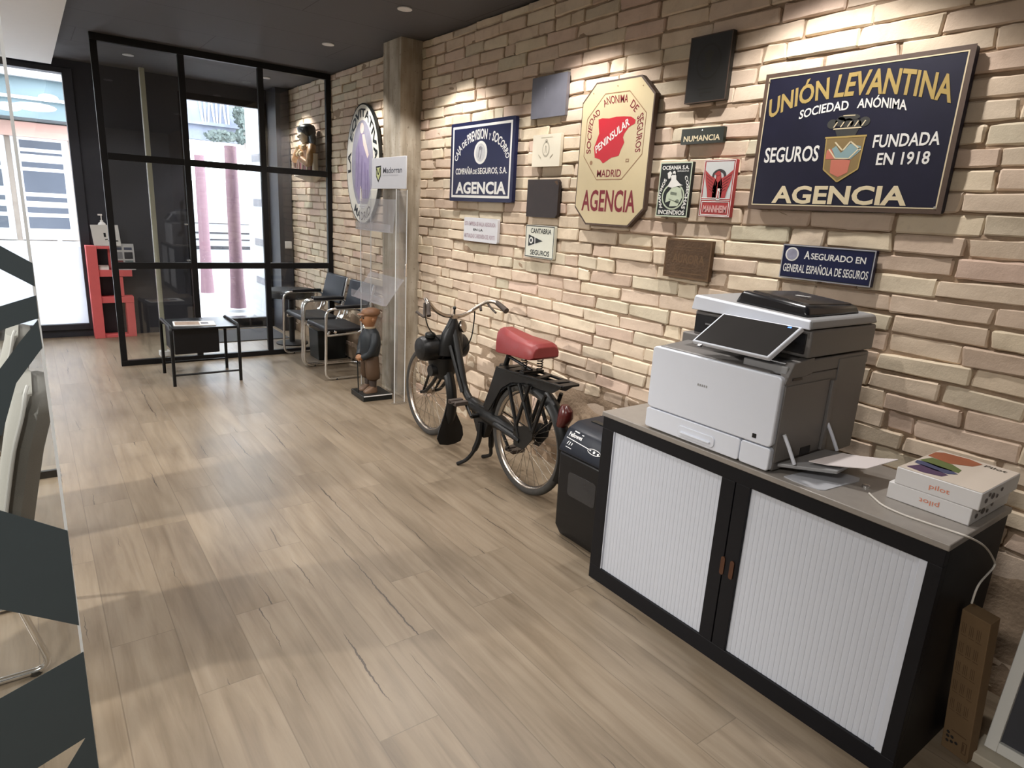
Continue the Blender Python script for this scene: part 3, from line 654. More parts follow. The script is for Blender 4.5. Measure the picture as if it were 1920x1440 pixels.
# ------------------------------------------------------------------ tambour cabinet and what stands on and by it
M['cabblack'] = mat('black melamine', (.006,.006,.008), .5, spec=.25); M['worktop'] = mat('grey stone worktop', (.27,.245,.22), .32, var=.14, vs=30)
M['tambour'] = mat('light grey tambour slats', (.58,.61,.675), .45, var=.02); M['darkwood'] = mat('dark copper handle', (.10,.045,.025), .35, .6)
CT = .765
def cabinet():
    x0, x1, y0, y1 = -.718, -.270, -.101, 1.183
    t = thing('tambour_cabinet', 'low black cabinet with two light grey slatted shutters under the photocopier', 'cabinet', ((x0+x1)/2, (y0+y1)/2, 0))
    d = [(.591, 1.120), (-.064, .479)]
    za, zb = .067, .695
    geo = [box(x0+.03, x1, y0, y0+.02, 0, .745), box(x0+.03, x1, y1-.02, y1, 0, .745), box(x1-.015, x1, y0+.02, y1-.02, 0, .745),
           box(x0+.03, x1-.015, y0+.02, y1-.02, .05, .065), box(x0+.03, x1-.015, y0+.02, y1-.02, .725, .745)]
    OB('carcass', geo, M['cabblack'], t)
    fr = [box(x0, x0+.03, y0, y1, 0, za), box(x0, x0+.03, y0, y1, zb, .745), box(x0, x0+.03, y0, -.064, za, zb), box(x0, x0+.03, 1.120, y1, za, zb), box(x0, x0+.03, .537, .591, za, zb), box(x0, x0+.03, .479, .533, za, zb)]
    OB('front_frame', fr, M['cabblack'], t, bevel=.0015)
    OB('worktop', box(x0-.004, x1+.002, y0-.006, y1+.006, .745, CT), M['worktop'], t, bevel=.003, label='grey stone-look worktop')
    for a, b in d:
        # ribbed shutter
        n = 30 if b < .6 else 29; V = []; F = []; st = (b-a-.0+.0)/n
        for k in range(n):
            for dy, dx in ((0, .0112), (.10, .0100), (.5, .0096), (.90, .0100)):
                yy = a+st*(k+dy)
                V += [(x0+dx, yy, za-.002), (x0+dx, yy, zb+.002)]
        V += [(x0+.0112, b, za-.002), (x0+.0112, b, zb+.002)]
        for i in range(len(V)//2-1): F.append((2*i, 2*i+1, 2*i+3, 2*i+2))
        s = OB('tambour_door', (V, F), M['tambour'], t, smooth=0)
        e = a if b < .6 else b
        OB('end_stile', box(x0+.002, x0+.012, min(e, e+(.020 if b < .6 else -.004)), max(e, e+(.020 if b < .6 else -.004)), za+.001, zb-.001), M['tambour'], s, bevel=.001)
    for y in (.536, .499):
        OB('recessed_handle', [prism(rrect(y-.008, .345, y+.008, .415, .008), .006, lambda u, v, w: (x0-.004+w, u, v))], M['darkwood'], t, label='dark copper-coloured finger pull')
cabinet()

M['pwhite'] = mat('printer white plastic', (.70,.735,.81), .38, var=.015); M['pgrey'] = mat('printer warm grey plastic', (.165,.155,.148), .45, var=.03); M['pdark'] = mat('printer black plastic', (.012,.012,.014), .22)
M['pmid'] = mat('printer mid grey plastic', (.30,.30,.305), .42, var=.02); M['screen'] = mat('glossy dark screen', (.035,.033,.032), .12)
M['blue'] = mat('blue indicator', (.05,.10,.8), .3, emit=(.1,.25,1), es=2)
def copier():
    xf_, xb = -.716, -.185; ya, yb = .427, .960
    t = thing('photocopier', 'white and grey office photocopier with tilted touch screen on the cabinet', 'printer', ((xf_+xb)/2, (ya+yb)/2, CT))
    # body with a slightly set-in front
    OB('body', [box(xf_+.02, xb, ya, yb, CT+.004, 1.085), hexa([(-.56,ya,1.085),(xb,ya,1.085),(xb,yb,1.085),(-.56,yb,1.085)], [(-.56,ya,1.132),(xb,ya,1.132),(xb,yb,1.132),(-.56,yb,1.132)])], M['pgrey'], t, bevel=.006)
    OB('foot', [box(xf_+.05, xf_+.09, ya+.03, ya+.07, CT, CT+.006), box(xb-.09, xb-.05, yb-.07, yb-.03, CT, CT+.006), box(xb-.09, xb-.05, ya+.03, ya+.07, CT, CT+.006), box(xf_+.05, xf_+.09, yb-.07, yb-.03, CT, CT+.006)], M['pdark'], t)
    fw = lambda u, v, w: (xf_+.024-w, u, v)
    fd = OB('front_door', prism(rrect(ya+.004, .852, yb, 1.086, .016), .026, fw), M['pwhite'], t, bevel=.004, smooth=30)
    OB('maker_mark', [prism([(.70+.009*k, .985), (.7055+.009*k, .985), (.7055+.009*k, .993), (.70+.009*k, .993)], .0006, lambda u, v, w: (xf_-.0022-w, u, v)) for k in range(5)], M['pmid'], fd, smooth=0)
    dr = OB('paper_drawer', [prism(rrect(.543, CT+.007, yb, .848, .010), .026, fw)], M['pwhite'], t, bevel=.003, smooth=30)
    OB('drawer_handle', [prism(rrect(.640, .782, .800, .822, .014), .004, lambda u, v, w: (xf_-.002-w, u, v)), box(xf_-.014, xf_-.002, .655, .785, .795, .801)], M['pwhite'], dr, bevel=.0015)
    OB('corner_panel', prism(rrect(ya+.004, CT+.007, .540, .848, .010), .026, fw), M['pwhite'], t, bevel=.003, smooth=30)
    OB('energy_badge', [prism(rrect(.487, .868, .502, .883, .002), .0008, lambda u, v, w: (xf_-.0022-w, u, v))], M['pdark'], fd, smooth=0, label='small black square badge')
    OB('output_tray', [hexa([(xf_+.01,ya+.05,1.086),(-.545,ya+.05,1.086),(-.545,yb-.02,1.086),(xf_+.01,yb-.02,1.086)], [(xf_+.015,ya+.06,1.092),(-.545,ya+.06,1.105),(-.545,yb-.03,1.105),(xf_+.015,yb-.03,1.092)])], M['pgrey'], t, bevel=.003)
    OB('vent_block', box(xf_+.03, -.55, ya+.01, ya+.17, 1.086, 1.115), M['pmid'], t, bevel=.004)
    OB('side_pillar', hexa([(xf_+.012,ya-.001,1.06),(-.55,ya-.001,1.085),(-.55,ya+.03,1.085),(xf_+.012,ya+.03,1.06)], [(xf_+.05,ya-.001,1.128),(-.55,ya-.001,1.138),(-.55,ya+.03,1.138),(xf_+.05,ya+.03,1.128)]), M['pgrey'], t, bevel=.003)
    # scanner unit
    sc = OB('scanner', [box(-.60, xb+.01, ya-.004, .880, 1.138, 1.228)], M['pgrey'], t, bevel=.007)
    OB('scanner_front', box(-.606, -.599, ya+.012, .872, 1.150, 1.215), M['pdark'], sc, bevel=.001, label='black front strip of the scanner')
    OB('model_mark', [prism([(.825-.006*k, 1.182), (.821-.006*k, 1.182), (.821-.006*k, 1.188), (.825-.006*k, 1.188)], .0005, lambda u, v, w: (-.6065-w, u, v)) for k in range(4)], M['pmid'], sc, smooth=0)
    lid = OB('scanner_lid', [hexa([(-.615,ya-.006,1.2315),(xb+.012,ya-.006,1.2315),(xb+.012,.884,1.2315),(-.615,.884,1.2315)], [(-.605,ya+.004,1.262),(xb+.005,ya+.004,1.262),(xb+.005,.876,1.286),(-.605,.876,1.286)])], M['pmid'], t, bevel=.008)
    OB('lid_front_edge', hexa([(-.622,ya-.004,1.232),(-.612,ya-.004,1.232),(-.612,.884,1.232),(-.622,.884,1.232)], [(-.618,ya+.002,1.258),(-.606,ya+.002,1.262),(-.606,.878,1.286),(-.618,.878,1.281)]), M['pwhite'], lid, bevel=.003)
    # document feeder
    ad = OB('document_feeder', hexa([(-.585,.455,1.262),(-.235,.455,1.262),(-.235,.735,1.272),(-.585,.735,1.272)], [(-.570,.470,1.300),(-.25,.470,1.292),(-.25,.725,1.310),(-.575,.715,1.322)]), M['pdark'], t, bevel=.012)
    OB('feeder_tray', hexa([(-.545,.480,1.300),(-.26,.480,1.293),(-.26,.695,1.309),(-.545,.695,1.318)], [(-.54,.485,1.304),(-.265,.485,1.297),(-.265,.690,1.314),(-.54,.690,1.323)]), mat('brown black smoked plastic', (.022,.017,.015), .25), ad, bevel=.003)
    OB('feeder_mark', [hexa(*[[(x, y, z+dz) for x, y, z in ((-.43, .60-.011*k, 1.3128), (-.415, .60-.011*k, 1.3124), (-.415, .593-.011*k, 1.3120), (-.43, .593-.011*k, 1.3124))] for dz in (.0005, .002)]) for k in range(5)], M['paper'], ad, smooth=0)
    # tilted touch screen
    a, b, c, d = (-.735,.480,1.140), (-.735,.778,1.140), (-.650,.725,1.242), (-.650,.430,1.242)
    A, B, C, D = [Vector(p) for p in (a, b, c, d)]; n = (B-A).cross(D-A).normalized()
    if n.x > 0: n = -n
    th = .020
    sb = OB('screen_panel', hexa([p-n*th for p in (A, B, C, D)], [A, B, C, D]), M['pwhite'], t, bevel=.004)
    q = lambda s, r, o=.0012: A+(B-A)*s+(D-A)*r+((C-D)-(B-A))*s*r+n*o
    OB('screen', hexa([q(.03,.05,.0), q(.97,.05,.0), q(.97,.96,.0), q(.03,.96,.0)], [q(.03,.05), q(.97,.05), q(.97,.96), q(.03,.96)]), M['screen'], sb, smooth=0, label='dark glossy touch screen')
    OB('status_light', hexa([q(.10,.91,.001), q(.14,.91,.001), q(.14,.94,.001), q(.10,.94,.001)], [q(.10,.91,.002), q(.14,.91,.002), q(.14,.94,.002), q(.10,.94,.002)]), M['blue'], sb, smooth=0, label='small lit blue indicator')
    OB('usb_port', hexa([q(.83,-.10,-.008), q(.88,-.10,-.008), q(.88,-.03,-.004), q(.83,-.03,-.004)], [q(.83,-.10,.0), q(.88,-.10,.0), q(.88,-.03,.0005), q(.83,-.03,.0005)]), M['pdark'], sb, smooth=0)
    OB('screen_arm', hexa([(-.64,.56,1.115),(-.60,.56,1.115),(-.60,.68,1.115),(-.64,.68,1.115)], [(-.665,.56,1.185),(-.60,.56,1.20),(-.60,.68,1.20),(-.665,.68,1.185)]), M['pgrey'], t)
    # right flank: seam details, vent, bypass tray
    yy = ya-.0025
    OB('side_slot', box(-.666, -.612, yy-.001, ya+.001, 1.071, 1.079), M['pdark'], t, smooth=0)
    OB('speaker_grille', [box(-.295, -.225, yy, ya, 1.045+.010*k, 1.050+.010*k) for k in range(8)], mat('dark grille', (.12,.115,.11), .5), t, smooth=0)
    OB('side_door', [box(-.70, -.43, ya-.004, ya+.001, .80, 1.055), box(-.425, -.40, ya-.012, ya+.001, .80, 1.05), box(-.39, -.20, ya-.003, ya+.001, .78, 1.12)], M['pgrey'], t, bevel=.003)
    OB('tray_opening', [box(-.55, -.49, ya-.006, ya-.0035, .80, .828)], M['pdark'], t, smooth=0)
    tr = OB('bypass_tray', [hexa([(-.68,ya-.006,.785),(-.39,ya-.006,.785),(-.40,.285,.800),(-.60,.265,.800)], [(-.68,ya-.006,.797),(-.39,ya-.006,.797),(-.40,.285,.812),(-.60,.265,.812)])], M['pmid'], t, bevel=.003)
    for x in (-.672, -.405):
        OB('tray_strut', tube([(x, ya-.008, .895), (x+.003, ya-.028, .86), (x+.012, .375, .806)], .006, 8), M['pwhite'], tr)
copier()
def sheet_on_tray():
    y = [.335, .27, .20, .13]; z = [.8055, .815, .826, .839]
    lo = []; hi = []
    top = [(-.66, .40, .800), (-.40, .40, .800)]
    P = [((-.612, .355), (-.430, .340), .8135), ((-.60, .30), (-.415, .29), .818), ((-.582, .25), (-.398, .235), .826), ((-.563, .197), (-.382, .185), .836)]
    rings = [[(a[0], a[1], z), (b[0], b[1], z), (b[0], b[1], z+.0025), (a[0], a[1], z+.0025)] for a, b, z in P]
    OB('paper_sheet', loft(rings), mat('pinkish white paper', (.74,.68,.67), .7, var=.02), label='sheets of pinkish white paper jutting out of the photocopier side tray', cat='paper', smooth=0)
sheet_on_tray()
OB('plastic_flap', prism([(-.690,.386),(-.697,.35),(-.698,.30),(-.690,.268),(-.675,.256),(-.50,.240),(-.474,.250),(-.478,.29),(-.535,.368)], .003, lambda u, v, w: (u, v, CT+w)), mat('smoky grey plastic', (.48,.49,.52), .3), label='smoky grey plastic flap lying on the worktop under the side tray', cat='plastic tray', smooth=0)
OB('cable_grommet', lathe([(.001,0),(.012,0),(.012,.006),(.007,.008),(.001,.008)], (-.526,.205,CT), n=16), M['chrome'], label='small bright knob on the worktop near the paper packs', cat='knob')
OB('cable', tube(crv([(-.575,.172,CT+.003),(-.60,.145,CT+.003),(-.630,.105,CT+.003),(-.643,.045,CT+.003),(-.639,-.02,CT+.003),(-.632,-.075,CT+.003),(-.625,-.112,CT+.001),(-.56,-.128,.735),(-.481,-.13,.690),(-.410,-.13,.640),(-.392,-.13,.622),(-.405,-.13,.611),(-.44,-.13,.604),(-.495,-.132,.596),(-.514,-.132,.575),(-.512,-.130,.535)], 6), .0028, 8), mat('white cable', (.66,.62,.56), .5), label='thin white cable trailing over the worktop edge to the cardboard box', cat='cable')

M['ream'] = mat('white wrapped paper pack', (.76,.75,.75), .4, var=.02); M['orange'] = mat('orange print', (.72,.26,.16), .5); M['reamtop'] = mat('pale print', (.66,.58,.50), .4, var=.04)
def ream(x0, x1, ya, yb, z, rot, label, flip):
    cx, cy = (x0+x1)/2, (ya+yb)/2; R_ = Matrix.Rotation(R(rot), 4, 'Z'); L = Matrix.Translation((cx, cy, 0)) @ R_ @ Matrix.Translation((-cx, -cy, 0))
    t = thing('paper_ream', label, 'paper pack', (cx, cy, z), 'paper packs on the worktop')
    OB('wrapper', xf(box(x0, x1, ya, yb, z, z+.0515), L), M['ream'], t, bevel=.0025)
    fx = lambda u, v, w: tuple(L @ Vector((x0-.0012-.0003*w, yb-u*(yb-ya), z+v*.0515)))
    tx, f = T('pilot', .42, .36, .66, .66, .005)
    if flip: tx = [(1.06-u, 1.02-v) for u, v in tx]
    OB('brand_lettering', [([fx(u, v, 0) for u, v in tx], f)], M['orange'], t, smooth=0)
    ey = lambda u, v: tuple(L @ Vector((x0+u*(x1-x0), ya-.0012, z+v*.0515)))
    OB('end_print', [([ey(u, v) for u, v in ellipse(a, b, r_, r_*4, 12)], [tuple(range(12))]) for a, b, r_ in ((.14,.42,.035),(.2,.7,.03),(.30,.5,.045),(.42,.35,.03),(.52,.62,.03))], mat('dark blotch print', (.10,.075,.075), .5), t, smooth=0)
    return t, L
ream(-.547, -.25, -.086, .135, CT, 0, 'lower of the two white paper packs stacked at the worktop end', True)
t2, L2 = ream(-.548, -.251, -.100, .121, CT+.052, 0, 'upper white paper pack with a rainbow splash printed on its lid', False)
zt = CT+.052+.0515
def splash(name, pts, m): OB(name, ([(x, y, zt+.001+.0004*len(name) % .003) for x, y in pts], [tuple(range(len(pts)))]), m, t2, smooth=0)
TOP = [(-.546,-.098),(-.546,.119),(-.253,.119),(-.253,-.098)]
OB('lid_print', ([(x, y, zt+.0008) for x, y in TOP], [(3,2,1,0)]), M['reamtop'], t2, smooth=0)
for nm, pts, c in (('violet_splash', [(-.52,.108),(-.53,.06),(-.515,.015),(-.485,.008),(-.47,.04),(-.46,.09)], (.07,.035,.10)), ('blue_splash', [(-.46,.110),(-.478,.05),(-.475,.012),(-.45,-.004),(-.43,.02),(-.42,.09),(-.43,.115)], (.05,.065,.15)), ('green_splash', [(-.42,.112),(-.44,.05),(-.435,.0),(-.40,.004),(-.37,.04),(-.36,.10)], (.11,.15,.045)), ('orange_splash', [(-.35,.116),(-.37,.05),(-.33,.0),(-.28,-.01),(-.262,.03),(-.27,.10),(-.29,.117)], (.33,.10,.045))):
    OB(nm, ([(x, y, zt+.0014) for x, y in pts], [tuple(range(len(pts)-1, -1, -1))]), mat(nm.replace('_', ' '), c, .45, var=.2), t2, smooth=0)
OB('lid_lettering', [([(-.285+.022*(v-.5)-.0*u, -.018-.058*u, zt+.0014) for u, v in T('Pilot', 0, 0, 1, 1, .02)[0]], [tuple(reversed(f)) for f in T('Pilot', 0, 0, 1, 1, .02)[1]])], M['blk'], t2, smooth=0)

def shredder():
    x0, x1, ya, yb = -.612, -.25, 1.215, 1.555
    t = thing('paper_shredder', 'black paper shredder with slanted control panel between the moped and the cabinet', 'paper shredder', ((x0+x1)/2, (ya+yb)/2, 0))
    body = prism([(x0+.0,.065),(x0+.035,.0),(x1,.0),(x1,.45),(x0-.004,.45)], yb-ya, lambda u, v, w: (u, ya+w, v))
    OB('bin', body, mat('black plastic', (.006,.006,.007), .42, spec=.3), t, bevel=.012)
    OB('window', prism(rrect(1.29, .25, 1.48, .37, .02), .003, lambda u, v, w: (x0-.0005-w, u, v)), mat('smoked bin window', (.020,.020,.022), .15), t, bevel=.001)
    hp = [(x0-.008,.452),(x0-.008,.468),(x0+.045,.560),(x0+.10,.585),(x1,.590),(x1,.452)]
    hd = OB('cutter_head', prism(hp, yb-ya+.004, lambda u, v, w: (u, ya-.002+w, v)), mat('dark blue black plastic', (.008,.011,.019), .35, spec=.35), t, bevel=.006)
    OB('paper_slot', box(-.47, -.44, ya+.05, yb-.05, .586, .5905), M['blk'], hd, smooth=0)
    a, b = Vector((x0-.008, 0, .468)), Vector((x0+.045, 0, .560)); n = Vector((-(b-a).z, 0, (b-a).x)).normalized()
    pf = lambda u, v, k=.0012: tuple(a+(b-a)*v+n*k+Vector((0, yb-.005-u*(yb-ya-.01), 0)))
    def panel(name, geo, m, lab=None):
        if isinstance(geo, tuple): geo = [geo]
        OB(name, [([pf(*p) for p in g[0]], g[1]) for g in geo], m, hd, smooth=0, label=lab)
    panel('brand_lettering', T('Fellowes', .06, .66, .33, .86, .02), M['paper'])
    panel('control_print', [LINE((.04,.56),(.52,.46),.03), LINE((.10,.28),(.12,.44),.014), LINE((.145,.26),(.155,.42),.014), LINE((.19,.28),(.20,.40),.014), LINE((.10,.16),(.22,.14),.025), LINE((.14,.95),(.24,.93),.05), LINE((.30,.90),(.34,.89),.04)], M['paper'])
    bo = ellipse(.64, .42, .13, .13, 24); bi = ellipse(.64, .42, .12, .105, 24)
    panel('button_strip', [(bo+bi, [(i, (i+1) % 24, 24+(i+1) % 24, 24+i) for i in range(24)]), PG(ellipse(.56,.44,.018,.03,10)), PG(ellipse(.64,.42,.022,.06,12)), PG(ellipse(.72,.40,.018,.05,12))], M['paper'], 'row of three ringed buttons')
    OB('bin_handle', [box(x0-.012, x0-.004, ya+.02, ya+.028, .36, .50)], M['chrome'], hd, bevel=.001)
shredder()

M['card'] = mat('brown cardboard', (.185,.120,.064), .85, spec=.15, var=.12, vs=20); M['cardprint'] = mat('dark brown print', (.115,.072,.040), .85, spec=.1)
def cardboard_box():
    a, b = Vector((-.433, -.128, 0)), Vector((-.498, -.108, .50)); ax = (b-a).normalized()
    t = thing('cardboard_box', 'tall narrow brown cardboard box leaning by the end of the cabinet', 'box', (-.39, -.17, 0))
    # section: front face runs from a towards the camera side, depth goes to the wall
    e1 = Vector((-.015, -.077, 0)); e2 = Vector((.052, -.006, 0))
    base = [a, a+e1, a+e1+e2, a+e2]; h = .50
    base = [Vector((p.x, p.y, .002+(p.x+.448)*.135)) for p in base]
    top = [p+ax*h for p in base]
    OB('carton', hexa(base, top), M['card'], t, bevel=.002, smooth=0)
    n = e1.cross(ax).normalized()
    if n.x > 0: n = -n
    f = lambda u, v, k=.0012: tuple(base[0]+(base[1]-base[0])*u+ax*h*v+n*k)
    pr = [PG([(.10+.26*c, .30+.135*r), (.10+.26*c+.20, .30+.135*r), (.10+.26*c+.20, .30+.135*r+.004), (.10+.26*c, .30+.135*r+.004)]) for r in range(5) for c in range(3)]
    pr += [PG([(.10+.26*c+.02*k*3, .315+.135*r), (.10+.26*c+.02*k*3+.02, .315+.135*r), (.10+.26*c+.02*k*3+.02, .315+.135*r+.07), (.10+.26*c+.02*k*3, .315+.135*r+.07)]) for r in range(5) for c in range(3) for k in range(3)]
    for r in range(5):
        OB('printed_text', [([f(*p) for p in g[0]], g[1]) for i, g in enumerate(pr) if (i//3 if i < 15 else (i-15)//9) == r], M['cardprint'], t, smooth=0)
    dots = [PG(ellipse(u, v, .065, .011, 12)) for u, v in ((.20,.135),(.20,.105),(.20,.07),(.36,.115),(.36,.08),(.53,.09))]
    OB('printed_dots', [([f(*p) for p in g[0]], g[1]) for g in dots], mat('black print', (.02,.017,.015), .8), t, smooth=0, label='six black printed dots near the foot')
    OB('printed_symbol', [([f(*p) for p in g[0]], g[1]) for g in [BORDER(.74, .05, .92, .135, .04, .006), LINE((.80,.07),(.80,.12),.05), LINE((.3,.165),(.85,.165),.008)]], M['cardprint'], t, smooth=0)
cardboard_box()

def leaning_board():
    t = thing('framed_board', 'white framed dark grey board leaning on the brick wall at the right edge', 'board', (-.3, -.6, 0))
    a = R(11); bx, z0 = -.372, .041
    up = Vector((math.sin(a), 0, math.cos(a))); n = Vector((-math.cos(a), 0, math.sin(a))); th = .03
    f = lambda u, v, w: Vector((bx, -.216-u, z0))+up*v-n*(th-w)
    w_, h_ = .85, 1.55
    bar = lambda u0, u1, v0, v1: prism([(u0,v0),(u1,v0),(u1,v1),(u0,v1)], th, f)
    OB('frame', [bar(0, .032, 0, h_), bar(w_-.032, w_, 0, h_), bar(.032, w_-.032, 0, .032), bar(.032, w_-.032, h_-.032, h_)], mat('white painted frame', (.74,.74,.70), .5, var=.02), t, bevel=.002)
    OB('panel', prism([(.03,.03),(w_-.03,.03),(w_-.03,h_-.03),(.03,h_-.03)], .012, f), mat('slate grey board', (.040,.042,.052), .5, var=.15), t, smooth=0)
    OB('wood_block', box(-.42, -.30, -.75, -.195, 0, .034), mat('cream painted wood', (.55,.50,.40), .6), label='cream wooden block on the floor under the framed board', cat='block', bevel=.004)
leaning_board()

# ------------------------------------------------------------------ vintage moped
M['mblack'] = mat('worn black bike paint', (.006,.006,.006), .4, spec=.35, var=.3); M['tyre'] = mat('dusty tyre rubber', (.045,.042,.038), .85, var=.3, vs=30, bump=.3); M['redvinyl'] = mat('red vinyl', (.23,.028,.028), .45, var=.15, bump=.15, bs=40)
M['taillens'] = mat('dark red lens', (.075,.012,.010), .25); M['spoke'] = mat('dull spoke steel', (.30,.27,.23), .35, .9); M['rubber'] = mat('brown black rubber', (.05,.036,.028), .7)
def moped():
    X = -.43; RW = (2.04, .318); FW = (3.17, .312)
    t = thing('moped', 'vintage black moped with red saddle and chrome handlebar on its stand by the bricks', 'moped', (X, 2.6, 0))
    def wheel(name, c, Rr):
        cy, cz = c
        circ = lambda r, x=X, n=56: [(x, cy+r*math.cos(2*PI*i/n), cz+r*math.sin(2*PI*i/n)) for i in range(n)]
        w = OB(name, tube(circ(Rr-.024), .024, 12, True), M['tyre'], t)
        rim = []
        prof = [(-.016, Rr-.043), (.016, Rr-.043), (.018, Rr-.032), (.013, Rr-.046), (.0, Rr-.055), (-.013, Rr-.046), (-.018, Rr-.032)]
        n = 56; V = [(X+a, cy+r*math.cos(2*PI*i/n), cz+r*math.sin(2*PI*i/n)) for i in range(n) for a, r in prof]; m = len(prof)
        F = [(i*m+j, ((i+1) % n)*m+j, ((i+1) % n)*m+(j+1) % m, i*m+(j+1) % m) for i in range(n) for j in range(m)]
        OB('rim', (V, F), M['oldchrome'], w)
        sp = []
        for i in range(36):
            a0 = 2*PI*i/36; s = 1 if i % 2 else -1; a1 = a0+s*(.55 if i % 4 < 2 else -.55)
            sp.append(tube([(X+s*.028, cy+.024*math.cos(a1), cz+.024*math.sin(a1)), (X+s*.002, cy+(Rr-.05)*math.cos(a0), cz+(Rr-.05)*math.sin(a0))], .0013, 5))
        OB('spokes', sp, M['spoke'], w)
        OB('hub', lathe([(.012,-.05),(.012,-.034),(.030,-.032),(.030,-.026),(.018,-.022),(.018,.022),(.030,.026),(.030,.032),(.012,.034),(.012,.05)], (X, cy, cz), (1,0,0)), M['oldchrome'], w)
        return w
    wheel('rear_wheel', RW, .318); wheel('front_wheel', FW, .312)
    def guard(name, c, r, a0, a1, hw, seg=26):
        rings = []
        for i in range(seg+1):
            a = R(a0+(a1-a0)*i/seg); d = Vector((0, math.cos(a), math.sin(a))); o = Vector((X, c[0], c[1]))
            rings.append([o+d*r+Vector((-hw,0,0))-d*.022, o+d*(r+.008)+Vector((-hw*.6,0,0)), o+d*(r+.014), o+d*(r+.008)+Vector((hw*.6,0,0)), o+d*r+Vector((hw,0,0))-d*.022,
                          o+d*(r-.0)+Vector((hw*.9,0,0))-d*.020, o+d*(r+.004)+Vector((hw*.5,0,0)), o+d*(r+.009), o+d*(r+.004)+Vector((-hw*.5,0,0)), o+d*r+Vector((-hw*.9,0,0))-d*.020])
        return OB(name, loft(rings), M['mblack'], t, smooth=60)
    guard('rear_mudguard', RW, .336, 15, 205, .040)
    guard('front_mudguard', FW, .332, 100, 228, .036)
    OB('mud_flap', loft([[Vector((x, y, z)) for x, y, z in r_] for r_ in [
        [(-.455,2.885,.30),(-.405,2.885,.30),(-.405,2.877,.30),(-.455,2.877,.30)], [(-.480,2.878,.22),(-.380,2.878,.22),(-.380,2.869,.22),(-.480,2.869,.22)],
        [(-.520,2.868,.13),(-.340,2.868,.13),(-.340,2.859,.13),(-.520,2.859,.13)], [(-.535,2.862,.075),(-.335,2.862,.075),(-.335,2.853,.075),(-.535,2.853,.075)], [(-.515,2.860,.035),(-.355,2.860,.035),(-.355,2.851,.035),(-.515,2.851,.035)], [(-.455,2.859,.022),(-.405,2.859,.022),(-.405,2.850,.022),(-.455,2.850,.022)]]]), M['mblack'], t, label='black teardrop-shaped mud flap')
    # frame: head tube, down tubes, low beam, seat tube
    OB('frame', [tube(rnd_path([(X,2.875,.84),(X,2.700,.415),(X,2.56,.362),(X,2.42,.345)], .07, 6), [.024]*8+[.032]*8, 12), tube([(X-.035,2.845,.70),(X-.030,2.690,.43)], .012, 8),
        tube(crv([(X,2.60,.375),(X,2.48,.352),(X,2.30,.338),(X,2.10,.325)], 5), [.042]*6+[.046]*5+[.035]*5, 12),
        loft([ring((X,2.45,.30), .030, .075, 14), ring((X,2.41,.42), .028, .062, 14), ring((X,2.36,.54), .027, .055, 14), ring((X,2.30,.66), .026, .050, 14), ring((X,2.287,.695), .024, .040, 14)]),
        tube([(X-.045,2.30,.338),(X-.052,2.04,.318)], .016, 8), tube([(X+.045,2.30,.338),(X+.052,2.04,.318)], .016, 8)], M['mblack'], t)
    for s in (-1, 1):
        OB('rear_valance', prism([(2.31,.685),(1.74,.695),(1.80,.655),(1.90,.648),(2.04,.650),(2.16,.625),(2.25,.57),(2.32,.47),(2.37,.40),(2.40,.46)], .006, lambda u, v, w: (X+s*.040+w*s, u, v)), M['mblack'], t)
        OB('rear_stay', [tube([(X+s*.055,2.05,.34),(X+s*.055,2.165,.60)], .011, 8), tube([(X+s*.055,1.94,.41),(X+s*.055,2.075,.64)], .011, 8), tube([(X+s*.055,2.09,.37),(X+s*.055,1.985,.655)], .011, 8), tube([(X+s*.055,1.93,.40),(X+s*.055,1.845,.63)], .011, 8),
            prism([(2.09,.28),(2.10,.38),(2.00,.42),(1.92,.42),(1.93,.36),(2.00,.28)], .006, lambda u, v, w: (X+s*.052+w*s, u, v))], M['mblack'], t)
    OB('fork', [tube(crv([(X+s*.05,3.17,.312),(X+s*.055,3.10,.345),(X+s*.05,2.985,.46),(X+s*.04,2.925,.60),(X+s*.015,2.885,.74)], 5), [.012]*12+[.016]*9, 10) for s in (-1, 1)]+[tube([(X+s*.045,3.17,.312),(X+s*.06,3.06,.47),(X+s*.06,3.03,.56)], .009, 8) for s in (-1, 1)]+[cyl((X-.065,3.17,.312),(X+.065,3.17,.312),.010)], M['mblack'], t)
    OB('stem_tube', tube([(X,2.885,.70),(X,2.87,.885)], .019, 12), M['mblack'], t)
    # engine over the front wheel
    en = OB('engine', [loft([ring((X,2.985,.455), .05, .075, 16), ring((X,2.985,.50), .085, .095, 16), ring((X,2.985,.56), .10, .10, 16), ring((X,2.98,.60), .10, .10, 16)]), cyl((X-.11,2.965,.515),(X-.03,2.965,.515),.038)], M['mblack'], t)
    OB('fuel_tank', lathe([(.001,-.002),(.045,0),(.070,.010),(.080,.03),(.082,.06),(.082,.30),(.078,.335),(.06,.352),(.001,.355)], (X-.195, 2.972, .665), (1,0,0), 28), M['mblack'], en, label='black cylindrical fuel tank lying across the wheel')
    OB('filler_cap', [lathe([(.020,0),(.034,.004),(.034,.022),(.026,.03),(.001,.031)], (X-.125, 2.945, .742), (0,-.15,1), 20)], M['blk'], en)
    OB('headlamp_cowl', [loft([ring((X,2.905,.63), .09, .07, 14), ring((X,2.895,.70), .085, .065, 14), ring((X,2.885,.77), .07, .055, 14), ring((X,2.878,.83), .038, .04, 14), ring((X,2.874,.870), .022, .028, 14)])], M['mblack'], t)
    OB('speedometer', [lathe([(.001,0),(.036,0),(.040,.006),(.040,.02),(.030,.026),(.001,.027)], (X+.055, 2.865, .815), (.55,-.80,.25), 22)], M['oldchrome'], t, label='tarnished round instrument')
